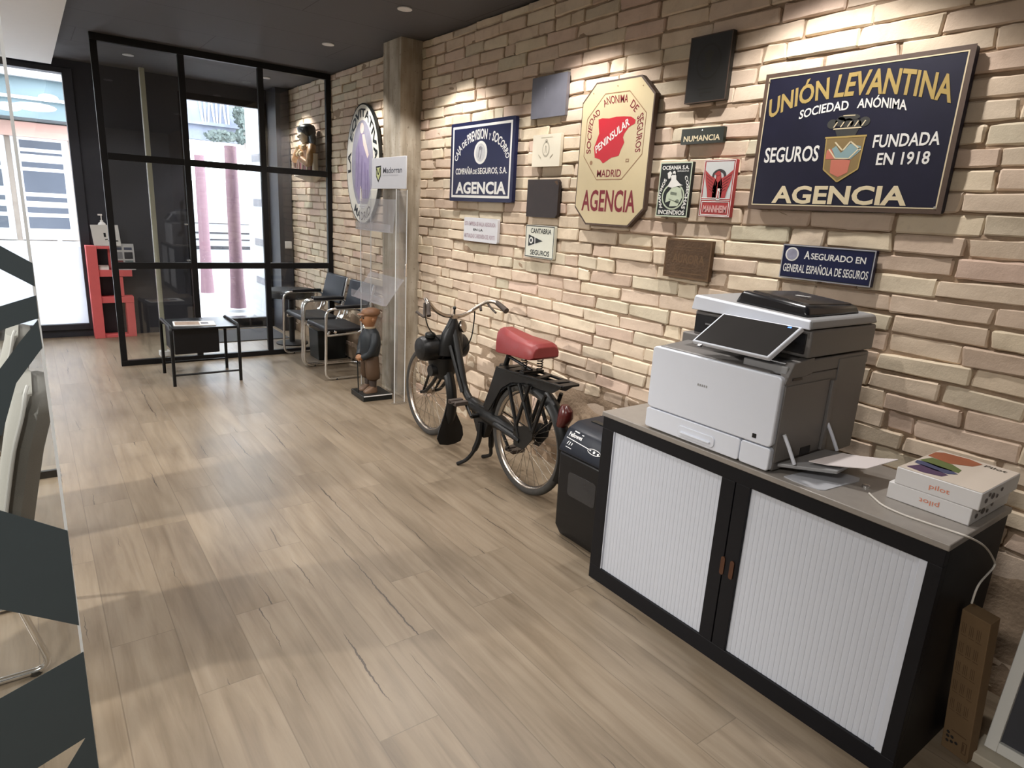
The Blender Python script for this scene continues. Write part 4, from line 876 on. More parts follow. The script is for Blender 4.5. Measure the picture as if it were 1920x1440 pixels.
    hb = [(-.69,2.724,.965),(-.69,2.745,.995),(-.675,2.790,1.010),(-.64,2.825,.985),(-.58,2.845,.932),(-.50,2.868,.893),(-.43,2.874,.884),(-.37,2.872,.884),(-.30,2.872,.910),(-.235,2.850,.955),(-.195,2.815,.978),(-.175,2.770,.975),(-.17,2.715,.957),(-.17,2.668,.940)]
    h = OB('handlebar', tube(crv(hb, 6), .0125, 12), M['oldchrome'], t, label='chrome swept handlebar')
    OB('grip', tube([(-.17,2.775,.976),(-.17,2.72,.959),(-.17,2.66,.938)], [.016,.0175,.019], 14), M['rubber'], h); OB('grip', tube(crv([(-.685,2.765,1.003),(-.69,2.735,.985),(-.70,2.715,.945),(-.705,2.70,.925)], 4), .0135, 14), M['rubber'], h)
    OB('brake_lever', tube(crv([(-.68,2.80,.985),(-.70,2.765,.935),(-.71,2.745,.912),(-.72,2.765,.918),(-.735,2.80,.937)], 5), .008, 8), M['rubber'], h)
    OB('brake_lever', tube(crv([(-.205,2.83,.968),(-.20,2.79,.940),(-.195,2.74,.915)], 5), .007, 8), M['rubber'], h); OB('lever_bracket', tube([(-.245,2.85,.948),(-.25,2.83,.918)], .009, 8), M['rubber'], h)
    OB('bar_clamp', [box(X-.02, X+.02, 2.85, 2.885, .868, .896), cyl((X,2.868,.89),(X,2.862,.925),.008)], M['oldchrome'], h, bevel=.003)
    OB('lever_knob', [tube([(X,2.862,.90),(X-.004,2.858,.928)], .005, 8), ell((X-.004,2.857,.938), .012,.012,.012)], M['blk'], t)
    for P in ([(-.655,2.815,.995),(-.645,2.85,.93),(-.635,2.86,.87),(-.60,2.88,.81),(-.55,2.90,.765),(-.50,2.91,.72)], [(-.275,2.865,.925),(-.275,2.868,.85),(-.285,2.87,.76),(-.30,2.88,.70),(-.335,2.89,.645)]):
        OB('control_cable', tube(crv(P, 5), .004, 8), M['blk'], t)
    # saddle
    sec = lambda y, zt_, zb_, hw, tw: [Vector((X+a*hw, y, zb_+(zt_-zb_)*b)) for a, b in ((-1,.02),(-1.0,.45),(-.86,.82),(-tw,1),(tw,1),(.86,.82),(1.0,.45),(1,.02),(.6,-.02),(-.6,-.02))]
    sd = OB('saddle', loft([sec(2.335,.868,.775,.026,.4), sec(2.325,.900,.765,.046,.45), sec(2.28,.916,.768,.060,.5), sec(2.20,.906,.778,.072,.5), sec(2.10,.893,.788,.088,.5), sec(2.00,.888,.795,.100,.6), sec(1.945,.884,.800,.098,.6), sec(1.925,.866,.812,.085,.6)]), M['redvinyl'], t, label='red vinyl saddle', bevel=.004)
    for s in (-1, 1):
        OB('saddle_spring', tube([(X+s*.055+.016*math.cos(k*.7), 2.04+.016*math.sin(k*.7), .715+.0016*k) for k in range(50)], .0032, 6), M['mblack'], sd)
    OB('seat_post', [cyl((X,2.292,.67),(X,2.245,.785),.015), tube([(X,2.26,.75),(X,2.15,.735),(X,2.04,.715)], .009, 8), box(X-.07, X+.07, 2.02, 2.06, .707, .717)], M['mblack'], t)
    # rack with triangular openings
    y0, y1, hw, zr = 2.24, 1.705, .078, .700
    zz = lambda y: .688+(2.24-y)*.026
    def plank(a, b, w):
        a, b = Vector((*a, 0)), Vector((*b, 0)); d = (b-a).normalized(); n = Vector((-d.y, d.x, 0))*w/2
        P = [a-n, b-n, b+n, a+n]
        return hexa([(p.x, p.y, zz(p.y)) for p in P], [(p.x, p.y, zz(p.y)+.012) for p in P])
    OB('luggage_rack', [plank((X-hw,2.24),(X-.05,1.72),.022), plank((X+hw,2.24),(X+.05,1.72),.022), plank((X-hw,2.225),(X+hw,2.225),.05), plank((X-.055,1.735),(X+.055,1.735),.05),
        plank((X-hw,2.14),(X+hw,2.17),.06), plank((X-.07,2.02),(X+.07,2.06),.035), plank((X-.065,1.92),(X+.065,1.96),.035), plank((X-.06,1.83),(X+.06,1.80),.05)], M['mblack'], t, bevel=.002)
    OB('tail_lamp', [loft([ring((X,1.772,.465), .026, .022, 14), ring((X,1.756,.49), .036, .032, 14), ring((X,1.738,.535), .040, .042, 14), ring((X,1.736,.575), .034, .040, 14), ring((X,1.745,.60), .02, .02, 14)])], M['taillens'], t, label='dark red tail lamp')
    # cranks, pedals, stand
    cr = OB('crank', [cyl((X-.085,2.49,.335),(X+.085,2.49,.335),.014), tube([(X-.085,2.49,.335),(X-.090,2.555,.405)], .010, 8), tube([(X+.085,2.49,.335),(X+.09,2.33,.155)], .010, 8), cyl((X+.045,2.49,.335),(X+.05,2.49,.335),.07)], M['mblack'], t)
    for x, y, z in ((X-.135,2.565,.412), (X+.135,2.325,.14)):
        OB('pedal', [box(x-.045, x+.045, y-.045, y-.012, z-.012, z+.012), box(x-.045, x+.045, y+.012, y+.045, z-.012, z+.012), box(x-.045, x-.037, y-.03, y+.03, z-.006, z+.006), cyl((x-.05,y,z),(x+.05,y,z),.008)], M['rubber'], cr, bevel=.002, label='brown rubber block pedal')
    for s, fx, fy in ((-1, -.553, 2.568), (1, -.345, 2.596)):
        OB('stand_leg', tube(crv([(X+s*.035,2.46,.30),(X+s*.045,2.455,.20),(X+s*.065,2.48,.11),((X+s*.09),2.52,.045),(fx,fy,.008)], 5), [.018]*10+[.012]*11, 8), M['mblack'], t)
    OB('crankcase_plate', prism([(2.56,.40),(2.60,.36),(2.52,.22),(2.44,.20),(2.40,.30),(2.44,.40)], .05, lambda u, v, w: (X-.025+w, u, v)), M['mblack'], t, bevel=.006)
    OB('chain', [tube([(X+.05,2.49,.402),(X+.05,2.04,.352)], .004, 6), tube([(X+.05,2.49,.268),(X+.05,2.04,.284)], .004, 6)], M['mblack'], t)
moped()

# ------------------------------------------------------------------ acrylic leaflet stand in front of the column
def leaflet_stand():
    ya, yb = 3.905, 4.555
    t = thing('leaflet_stand', 'tall clear acrylic leaflet stand with a white logo panel in front of the column', 'leaflet stand', (-.26, (ya+yb)/2, 0))
    for y in (ya, yb-.006):
        OB('side_sheet', box(-.330, -.240, y, y+.006, .012, 1.66), M['acryl'], t, smooth=0)
        OB('foot_plate', box(-.345, -.225, y-.02, y+.026, 0, .012), M['acryl'], t, bevel=.002)
    OB('back_sheet', box(-.246, -.241, ya+.006, yb-.006, .06, 1.66), M['acryl'], t, smooth=0)
    for x, y in ((-.330, ya), (-.240, ya), (-.330, yb), (-.240, yb)):
        OB('edge_rod', cyl((x, y, .012), (x, y, 1.665), .0032, 8), M['edge'], t)
    OB('hinge', box(-.250, -.238, ya-.006, ya+.006, 1.02, 1.12), M['chrome'], t, bevel=.002)
    for z0, z1, x0, x1, y0, y1 in ((1.345, 1.59, -.36, -.335, 3.90, 4.54), (.800, 1.00, -.42, -.27, 3.88, 4.50)):
        OB('leaflet_pocket', [hexa([(x0,y0,z0),(x0+.004,y0,z0),(x0+.004,y1,z0),(x0,y1,z0)], [(x1,y0,z1),(x1+.004,y0,z1),(x1+.004,y1,z1),(x1,y1,z1)]), hexa([(x0-.02,y0,z0),(x0+.004,y0,z0),(x0+.004,y1,z0),(x0-.02,y1,z0)], [(x0-.02,y0,z0+.004),(x0+.004,y0,z0+.004),(x0+.004,y1,z0+.004),(x0-.02,y1,z0+.004)]),
            hexa([(x0-.022,y0,z0),(x0-.020,y0,z0),(x0-.02,y1,z0),(x0-.022,y1,z0)], [(x0-.02,y0,z0+.06),(x0-.018,y0,z0+.06),(x0-.018,y1,z0+.06),(x0-.02,y1,z0+.06)])], M['acrylsheet'], t, smooth=0, label='tilted frosted acrylic pocket')
    xs = -.245; w, h, y0, z0 = .605, .235, 4.515, 1.672
    s = OB('logo_panel', box(xs-.004, xs+.004, y0-w, y0, z0, z0+h), mat('white acrylic panel', (.62,.62,.65), .25, var=.02), t, bevel=.002, label='white panel with a shield logo and a name')
    def pm(name, geo, m, k=1):
        if isinstance(geo, tuple): geo = [geo]
        G = []
        for g in geo:
            V = [(xs-.004-.0007*k, y0-u*w, z0+v*h) for u, v in g[0]]; F = []
            for f in g[1]:
                nn = (Vector(V[f[1]])-Vector(V[f[0]])).cross(Vector(V[f[2]])-Vector(V[f[0]])); F.append(tuple(f) if nn.x <= 0 else tuple(reversed(f)))
            G.append((V, F))
        OB(name, G, m, s, smooth=0)
    pm('shield_logo', PG([(.13,.73),(.29,.75),(.285,.42),(.205,.20),(.135,.40)]), M['blk'])
    pm('shield_logo', [PG([(.150,.68),(.27,.695),(.268,.45),(.207,.28),(.153,.43)])], mat('yellow green print', (.52,.55,.24), .5), 2); pm('shield_logo', [LINE((.158,.66),(.207,.45),.022), LINE((.207,.45),(.262,.67),.022)], M['blk'], 3)
    pm('logo_lettering', T('Madorran', .35, .50, .89, .69, .012), mat('dark grey print', (.09,.09,.11), .5)); pm('logo_lettering', [LINE((.34+.033*k,.43),(.36+.033*k,.43),.03) for k in range(14)], mat('pale grey print', (.38,.38,.41), .5))
leaflet_stand()

# ------------------------------------------------------------------ painted boy figurine
def boy_figurine():
    cx, cy = -.395, 4.215
    t = thing('boy_figurine', 'painted boy figurine in flat cap and dark jumper holding a stick', 'statue', (cx, cy, 0))
    OB('base', prism([(-.512,4.345),(-.522,4.068),(-.275,4.055),(-.268,4.33)], .045, lambda u, v, w: (u, v, w)), M['blk'], t, bevel=.004)
    OB('base_edge', [hexa([(-.519,4.064,.040),(-.276,4.051,.040),(-.275,4.056,.040),(-.519,4.069,.040)], [(-.519,4.064,.047),(-.276,4.051,.047),(-.275,4.056,.047),(-.519,4.069,.047)])], M['paper'], t, smooth=0)
    E = lambda z, a, b, dx=0, dy=0, n=18: ring((cx+dx, cy+dy, z), a, b, n)
    OB('jumper', [loft([E(.315,.050,.055,-.01), E(.33,.068,.075,-.01), E(.38,.078,.088,-.005), E(.44,.080,.095), E(.50,.075,.095), E(.545,.062,.080), E(.575,.040,.045), E(.59,.026,.028)]),
        tube(crv([(cx,cy-.085,.535),(cx-.02,cy-.118,.46),(cx-.045,cy-.10,.385),(cx-.085,cy-.045,.345)], 5), [.034]*6+[.032]*5+[.026]*5, 12), tube(crv([(cx,cy+.085,.535),(cx-.02,cy+.115,.46),(cx-.045,cy+.095,.385),(cx-.085,cy+.04,.345)], 5), [.034]*6+[.032]*5+[.026]*5, 12)], mat('dark navy painted jumper', (.009,.013,.017), .5), t, smooth=70)
    br = mat('brown painted trousers', (.085,.048,.026), .55, var=.2)
    OB('trousers', [loft([E(.150,.036,.034,.0,s*.050), E(.165,.056,.044,.0,s*.054), E(.21,.060,.046,-.005,s*.054), E(.28,.060,.046,-.006,s*.046), E(.34,.060,.048,-.005,s*.030)]) for s in (-1, 1)]+[loft([E(.30,.062,.085,-.005), E(.345,.066,.085,-.006), E(.36,.055,.070,-.006)])], br, t, smooth=70)
    sk = mat('warm painted skin', (.33,.155,.070), .5, var=.12)
    OB('head', [loft([ring((cx-.004,cy,.565), .030,.030,16), ring((cx-.012,cy,.595), .040,.040,16), ring((cx-.018,cy,.62), .058,.052,16), ring((cx-.014,cy,.655), .066,.060,16), ring((cx-.006,cy,.69), .066,.062,16), ring((cx,cy,.715), .050,.050,16)]), ell((cx-.082,cy,.645), .014,.011,.012), ell((cx-.005,cy-.062,.648), .014,.008,.017), ell((cx-.005,cy+.062,.648), .014,.008,.017)], sk, t, smooth=70)
    OB('face_paint', [ell((cx-.074,cy-.022,.662), .006,.010,.006,10,6), ell((cx-.074,cy+.022,.662), .006,.010,.006,10,6), ell((cx-.072,cy,.612), .006,.016,.004,10,6)], M['blk'], t)
    OB('collar', loft([ring((cx-.005,cy,.572), .042,.044,16), ring((cx-.008,cy,.588), .046,.048,16), ring((cx-.010,cy,.590), .036,.038,16)]), mat('cream painted collar', (.52,.42,.30), .5), t)
    OB('flat_cap', [loft([ring((cx-.004,cy,.680), .070,.066,18), ring((cx+.0,cy,.70), .080,.076,18), ring((cx+.004,cy,.725), .070,.068,18), ring((cx+.006,cy,.738), .035,.035,18)]), ell((cx-.082,cy,.688), .032,.045,.008, 16, 8)], mat('brown painted cap', (.20,.095,.045), .5, var=.15), t, smooth=70)
    OB('hand', [ell((cx-.095,cy-.022,.338), .024,.020,.022), ell((cx-.095,cy+.018,.338), .024,.020,.022)]+[tube([(cx-.095,cy-.03+.012*k,.345),(cx-.118,cy-.026+.011*k,.335),(cx-.112,cy-.022+.010*k,.318)], .007, 6) for k in range(5)], sk, t, smooth=70)
    for s in (-1, 1):
        OB('leg', loft([ring((cx,cy+s*.045,.07), .026,.027,14), ring((cx,cy+s*.046,.12), .030,.030,14), ring((cx,cy+s*.048,.17), .032,.032,14)]), mat('dark painted stocking', (.05,.035,.028), .6), t)
        OB('shoe', [loft([ring((cx-.022,cy+s*.045,.045), .058,.034,16,p=2.4), ring((cx-.022,cy+s*.045,.060), .060,.035,16,p=2.4), ring((cx-.012,cy+s*.045,.080), .045,.031,16), ring((cx,cy+s*.045,.098), .028,.028,16)])], mat('tan painted shoe', (.17,.10,.06), .45), t, smooth=70)
    OB('walking_stick', tube([(cx-.118,cy-.005,.335),(cx-.112,cy-.012,.045)], .005, 8), M['blk'], t)
boy_figurine()

# ------------------------------------------------------------------ bust on the wall behind the partition
def wall_figure():
    x, y, z = -.115, 6.44, 1.80
    t = thing('wall_figure', 'painted half-length figure with a black headdress on a wall bracket behind the partition', 'statue', (x, y, z))
    iv = mat('ivory painted plaster', (.60,.50,.36), .5, var=.15)
    OB('bracket', [loft([ring((x+.05,y,z-.055), .03,.10,18), ring((x+.03,y,z-.02), .075,.22,18), ring((x+.01,y,z), .115,.29,18), ring((x+.01,y,z+.018), .115,.29,18)])], iv, t)
    E = lambda zz, a, b, dx=0, dy=0: ring((x+dx, y+dy, z+zz), a, b, 18)
    OB('robe', loft([E(.018,.085,.20), E(.06,.085,.20), E(.13,.08,.19), E(.17,.07,.165)]), mat('rust red painted robe', (.22,.05,.04), .5, var=.2), t, smooth=70)
    OB('robe_stripe', [tube([(x-.088*math.cos(a), y+.205*math.sin(a), z+.02), (x-.074*math.cos(a), y+.17*math.sin(a), z+.165)], .012, 8) for a in (-.9, -.45, 0, .45, .9)], iv, t, label='ivory stripe folds of the robe')
    OB('torso', [loft([E(.165,.07,.16), E(.22,.075,.17), E(.27,.068,.165,-.0), E(.31,.05,.13), E(.335,.03,.06)])]+[tube(crv([(x-.0,y+s*.155,z+.29),(x-.03,y+s*.215,z+.21),(x-.05,y+s*.20,z+.12),(x-.09,y+s*.10,z+.16)], 5), [.045]*10+[.035]*6, 10) for s in (-1, 1)], mat('gold brown painted tunic', (.40,.21,.07), .45, .1, var=.4, vs=40), t, smooth=70)
    OB('ornament', [ell((x-.075,y-.05+.05*k,z+.215+.02*(k % 2)), .022,.03,.028) for k in range(3)]+[ell((x-.06,y+.09*s,z+.28), .03,.035,.03) for s in (-1, 1)], mat('pale gold paint', (.60,.44,.20), .35, .3), t)
    OB('side_post', [tube([(x,y+s*.245,z+.018),(x,y+s*.25,z+.22)], [.032,.028], 12) for s in (-1, 1)], iv, t)
    OB('head', [loft([ring((x-.01,y,z+.325), .03,.035,16), ring((x-.02,y,z+.35), .045,.045,16), ring((x-.025,y,z+.385), .058,.06,16), ring((x-.018,y,z+.42), .058,.06,16), ring((x-.01,y,z+.45), .045,.05,16)]), ell((x-.085,y,z+.388), .014,.014,.016)], iv, t, smooth=70)
    OB('face_paint', [ell((x-.078,y-.024,z+.402), .005,.012,.006,10,6), ell((x-.078,y+.024,z+.402), .005,.012,.006,10,6), ell((x-.072,y,z+.358), .005,.018,.005,10,6)], M['blk'], t)
    OB('headdress', [loft([E(.40,.06,.10,.025), E(.44,.085,.13,.01), E(.475,.09,.135,.0), E(.505,.07,.10,.01), E(.52,.03,.05,.015)]), loft([E(.22,.03,.09,.045), E(.30,.04,.12,.045), E(.38,.05,.125,.04), E(.44,.05,.115,.03)])], M['blk'], t, smooth=70)
wall_figure()

# ------------------------------------------------------------------ waiting corner: glass partition, chairs, table
def partition():
    Y, x0, x1, b1, b2 = 6.043, -2.003, -.004, 1.819, .904
    t = thing('glass_partition', 'black framed glass partition of nine panes standing between aisle and entrance', 'partition', ((x0+x1)/2, Y, 0))
    d = .022; w = .05; ms = [x0, -1.365, -.70, x1-w]
    for k, m in enumerate(ms): OB('upright', box(m, m+w, Y-d, Y+d, .05, H-.055), M['black'], t, bevel=.002)
    OB('top_rail', box(x0, x1, Y-d, Y+d, H-.055, H-.001), M['black'], t, bevel=.002); OB('bottom_rail', box(x0, x1, Y-d, Y+d, 0, .05), M['black'], t, bevel=.002)
    for b in (b1, b2): OB('cross_bar', [box(ms[k]+w+.0002, ms[k+1]-.0002, Y-d, Y+d, b-.028, b+.028) for k in range(3)], M['black'], t, bevel=.002)
    for k in range(3):
        for za, zb in ((.05, b2-.028), (b2+.028, b1-.028), (b1+.028, H-.055)):
            OB('glass_pane', box(ms[k]+w, ms[k+1], Y-.004, Y+.004, za, zb), M['glass'], t, smooth=0)
partition()

def cantilever_chair():
    """faces -x; origin on the floor under its middle"""
    w = .282
    t = thing('cantilever_chair', 'nearest of the chrome and black leather armchairs, right behind the leaflet stand', 'armchair', (0, 0, 0), 'chrome armchairs along the brick wall')
    xf_, xb = -.265, .255
    for s in (-1, 1):
        y = s*w
        P = rnd_path([(xb,y*.0+s*.0,.0135),(xb,y,.0135),(xf_,y,.0135),(xf_+.012,y,.64),(xb-.10,y,.645),(xb-.07,y,.50),(xb-.16,y,.455)], .075, 6)
        OB('frame_tube', tube(P, .0125, 10), M['chrome'], t)
        OB('armrest', [box(xf_+.10, xb-.12, y-.020, y+.020, .642, .672)], M['leather'], t, bevel=.008)
        OB('seat_rail', tube(rnd_path([(xf_+.05,y*.90,.44),(xf_+.03,y*.90,.40),(xb-.18,y*.90,.415),(xb-.125,y*.90,.50),(xb-.045,y*.90,.84)], .06, 6), .011, 10), M['chrome'], t)
        OB('bolt', cyl((xf_+.09,y-.014,.437),(xf_+.09,y+.014,.437),.012,10), M['chrome'], t)
        OB('floor_glide', cyl((xf_+.10,y,0),(xf_+.10,y,.016),.014,10), M['blk'], t)
    OB('seat', loft([[Vector((x, y, z)) for x, y, z in ((xx,-.255,zz),(xx,.255,zz),(xx,.255,zz+.032),(xx,-.255,zz+.032))] for xx, zz in ((xf_+.02,.425),(xf_+.04,.438),(-.05,.425),(xb-.14,.430))]), M['leather'], t, bevel=.010)
    OB('backrest', loft([[Vector((x, -.255, z)), Vector((x, .255, z)), Vector((x+.030, .255, z)), Vector((x+.030, -.255, z))] for x, z in ((xb-.135,.585),(xb-.115,.64),(xb-.085,.76),(xb-.062,.845))]), mat('blue black leather', (.010,.013,.022), .38, spec=.35, bump=.15, bs=200), t, bevel=.010)
    return t
c0 = cantilever_chair(); c0.location = (-.285, 5.105, 0)
dup(c0, (-.285, 5.722, 0), 'chrome and black leather armchair next to the partition, its blue-black back in full view')
def round_table():
    x, y = -.30, 6.52
    t = thing('side_table', 'low black round table behind the right partition panes', 'table', (x, y, 0))
    OB('tabletop', lathe([(.001,0),(.24,0),(.25,.01),(.25,.075),(.24,.085),(.001,.085)], (x,y,.52), n=32), M['leather'], t)
    OB('pedestal', cyl((x,y,.02),(x,y,.52),.03), M['black'], t); OB('foot', lathe([(.001,0),(.17,0),(.17,.012),(.03,.022),(.001,.022)], (x,y,0), n=28), M['black'], t)
round_table()
OB('waste_bin', prism([(-.02,0),(-.30,0),(-.31,.30),(-.01,.30)], .26, lambda u, v, w: (u-.03, 5.60+w, v)), M['blk'], label='black bin on the floor under the armchair by the partition', cat='bin', bevel=.006)

def side_table():
    x0, x1, ya, yb, z = -1.715, -1.195, 5.135, 5.635, .492
    t = thing('coffee_table', 'low black metal table with a tray top in front of the glass partition', 'table', ((x0+x1)/2, (ya+yb)/2, 0))
    m = M['black']
    OB('tabletop', box(x0+.012, x1-.012, ya-.0, yb+.0, z-.022, z-.010), mat('dark glossy tabletop', (.012,.012,.015), .30, spec=.3), t, bevel=.002)
    for x in (x0, x1):
        OB('side_frame', tube(rnd_path([(x,ya,.0),(x,ya,z),(x,yb,z),(x,yb,.0)], .06, 6), .0135, 10), m, t)
    OB('storage_box', box(-1.690, -1.346, ya+.035, yb-.05, .258, .468), M['leather'], t, bevel=.006, label='black box hanging under the tabletop')
    for y in (ya, yb):
        OB('stretcher', cyl((x0,y,.092),(x1,y,.092),.009,10), m, t); OB('top_bar', cyl((x0,y+(.06 if y == ya else -.06),z-.032),(x1,y+(.06 if y == ya else -.06),z-.032),.009,10), m, t)
side_table()
def magazine():
    z = .4825; t = OB('magazine', prism([(-1.675,5.245),(-1.36,5.19),(-1.335,5.40),(-1.65,5.455)], .006, lambda u, v, w: (u, v, z+w)), M['paper'], label='open magazine lying on the low black table', cat='magazine', smooth=0)
    f = lambda u, v: (-1.675+.315*u+.025*v, 5.245-.055*u+.21*v, z+.0068)
    OB('cover_print', [([f(u, v) for u, v in ((.04,.1),(.62,.1),(.62,.9),(.04,.9))], [(0,1,2,3)])], mat('tan cover print', (.36,.26,.19), .5, var=.5, vs=30), t, smooth=0); OB('cover_print', [([f(u, v) for u, v in ((.66,.3),(.84,.3),(.84,.7),(.66,.7))], [(0,1,2,3)])], mat('dark cover print', (.10,.09,.10), .5), t, smooth=0)
magazine()
def floor_lamp():
    x, y = -1.602, 6.354
    t = thing('floor_lamp', 'tall slim cream stick lamp standing behind the partition', 'floor lamp', (x, y, 0))
    OB('base', box(x-.045, x+.045, y-.04, y+.05, 0, .05), M['trim'], t, bevel=.004)
    OB('light_stick', [box(x-.020, x+.020, y-.015, y+.002, .05, 2.60)], mat('cream diffuser', (.50,.50,.39), .4, var=.02), t, bevel=.003, label='cream light stick')
    OB('stick_backing', box(x-.022, x+.022, y+.0022, y+.03, .05, 2.60), mat('aluminium', (.45,.45,.47), .35, .6), t, bevel=.002)
floor_lamp()
OB('door_mat', box(-1.00, -.24, 6.80, 7.50, 0, .010), mat('charcoal door mat', (.055,.055,.06), .95, bump=.6, bs=300), label='charcoal door mat on the floor before the glass door', cat='door mat', bevel=.003)
def light_switch():
    t = thing('light_switch', 'white light switch on the dark pier at the brick corner', 'switch', (-.075, 7.262, 1.03))
    OB('plate', box(-.115, -.035, 7.262, 7.2695, .99, 1.075), M['white'], t, bevel=.003); OB('rocker', box(-.105, -.045, 7.259, 7.262, 1.00, 1.065), M['trim'], t, bevel=.001)
light_switch()

def red_shelf():
    ya, yb = 7.455, 7.595; m = M['red']; X0 = -2.10
    t = thing('display_stand', 'coral red stepped display stand by the window', 'display stand', (-1.9, 7.52, 0))
    d = .03
    OB('side_panel', box(X0, X0+.095, ya-.02, yb, 0, .975), m, t, bevel=.003)
    OB('shelf', box(X0+.096, -1.872, ya, yb, .945, .97), m, t, bevel=.002); OB('shelf', box(X0+.096, -1.70, ya, yb, .655, .725), m, t, bevel=.002); OB('shelf', box(X0+.096, -1.705, ya, yb, .375, .44), m, t, bevel=.002); OB('shelf', box(X0+.096, -1.785, ya, yb, 0, .03), m, t, bevel=.002)
    OB('upright', box(-1.86, -1.79, ya+.002, yb, .445, .650), m, t, bevel=.002); OB('upright', box(-1.90, -1.873, ya+.07, yb, .73, .944), m, t, bevel=.002); OB('upright', box(-1.785, -1.707, ya+.002, yb, .0, .374), m, t, bevel=.002)
red_shelf()
def stand_items():
    s = OB('notice_board', hexa([(-2.02,7.47,.976),(-1.775,7.47,.976),(-1.775,7.476,.976),(-2.02,7.476,.976)], [(-2.035,7.52,1.185),(-1.785,7.52,1.19),(-1.785,7.526,1.19),(-2.035,7.526,1.185)]), mat('pale card', (.55,.54,.52), .6), label='tilted pale card with a small dark emblem on top of the red stand', cat='card', smooth=0)
    f = lambda u, v: (-2.02+.245*u-.012*v, 7.4685+.05*v, .976+.21*v)
    OB('emblem', [([f(u, v) for u, v in g], [tuple(range(len(g)))]) for g in ([(.42,.42),(.50,.42),(.50,.62),(.42,.62)], [(.55,.22),(.92,.22),(.92,.27),(.55,.27)], [(.44,.28),(.54,.30),(.54,.34),(.44,.32)])], M['blk'], s, smooth=0)
    b = thing('pump_bottle', 'white hand gel pump bottle on top of the red stand', 'bottle', (-1.925, 7.56, .971))
    OB('body', lathe([(.001,0),(.036,0),(.038,.01),(.038,.215),(.030,.235),(.014,.245),(.014,.262),(.001,.263)], (-1.925,7.56,.971)), M['white'], b); OB('pump', [cyl((-1.925,7.56,1.234),(-1.925,7.56,1.285),.005,8), box(-1.955, -1.915, 7.552, 7.568, 1.280, 1.296)], M['white'], b, bevel=.003)
    p = OB('picture_card', hexa([(-1.865,7.457,.7255),(-1.66,7.457,.7255),(-1.66,7.463,.7255),(-1.865,7.463,.7255)], [(-1.865,7.50,.998),(-1.66,7.50,.998),(-1.66,7.506,.998),(-1.865,7.506,.998)]), mat('grey card', (.42,.42,.42), .5), label='grey card with four dark pictures on the right step of the red stand', cat='card', smooth=0)
    g = lambda u, v: (-1.865+.205*u, 7.4535+.045*v, .728+.27*v)
    for u, v, c in ((.08,.10,(.12,.02,.02)), (.54,.10,(.10,.13,.13)), (.08,.42,(.16,.16,.17)), (.54,.42,(.015,.015,.02))):
        OB('printed_picture', [([g(u, v), g(u+.38, v), g(u+.38, v+.26), g(u, v+.26)], [(0,1,2,3)])], mat('small picture', c, .5, var=.5, vs=60), p, smooth=0)
    OB('printed_heading', [([g(u, .76), g(u+.36, .76), g(u+.36, .86), g(u, .86)], [(0,1,2,3)]) for u in (.09, .55)], mat('navy heading', (.05,.06,.10), .5), p, smooth=0)
    lf = thing('leaflet_stack', 'white leaflets lying on the middle shelf of the red stand', 'leaflets', (-1.93, 7.52, .726))
    OB('leaflets', box(-1.995, -1.908, 7.47, 7.57, .7255, .765), M['paper'], lf, bevel=.001)
    OB('top_leaflet', hexa([(-1.998,7.465,.7655),(-1.91,7.462,.7655),(-1.905,7.56,.7655),(-1.993,7.563,.7655)], [(-1.998,7.465,.769),(-1.91,7.462,.769),(-1.905,7.56,.769),(-1.993,7.563,.769)]), mat('printed leaflet', (.45,.38,.36), .5, var=.3, vs=40), lf, smooth=0)
stand_items()

# ------------------------------------------------------------------ glass screens of the desk bay at the left, with two chairs
def glass_screen(Y, label, decals, zb, rail):
    xe = -2.565; xl = -4.4
    t = thing('glass_screen', label, 'glass screen', ((xe+xl)/2, Y, 0))
    OB('glass_pane', box(xl, xe-.0062, Y-.005, Y+.005, zb, 2.598), M['glass'], t, smooth=0)
    OB('polished_edge', box(xe-.006, xe, Y-.005, Y+.005, zb, 2.598), M['edge'], t, smooth=0, label='pale polished end edge')
    OB('floor_rail', box(xl, xe, Y-.012, Y+.012, 0, zb+.006), M['black'], t, bevel=.002)
    for nm, poly in decals:
        OB('decal_shard', prism(poly, .0006, lambda u, v, w: (u, Y-.0056-w, v)), M['decal'], t, smooth=0, label=nm)
glass_screen(1.10, 'nearest glass screen with dark slate shard decals at the left edge', [
    ('slate band slanting up to the left', [(-2.566,1.374),(-2.9,1.61),(-2.9,1.555),(-2.622,1.362),(-2.567,1.324)]),
    ('slate band slanting down to the left', [(-2.567,1.305),(-2.568,1.255),(-2.609,1.242),(-2.95,1.12),(-2.95,1.178)]),
    ('slate shard behind the far chair back', [(-2.5695,1.252),(-2.568,1.190),(-2.622,1.115),(-2.66,1.00),(-2.74,1.02),(-2.604,1.208)]),
    ('large slate shard over the near chair base', [(-2.566,.746),(-3.0,1.045),(-3.0,.78),(-2.711,.584),(-2.568,.488)]),
    ('lowest slate shard with a notch', [(-2.566,.411),(-2.566,.03),(-2.67,.03),(-2.585,.160),(-2.75,.10),(-3.0,.01),(-3.0,.26)])], .004, True)
glass_screen(3.47, 'clear glass screen with a black floor rail beyond the two grey chairs', [], .035, True)

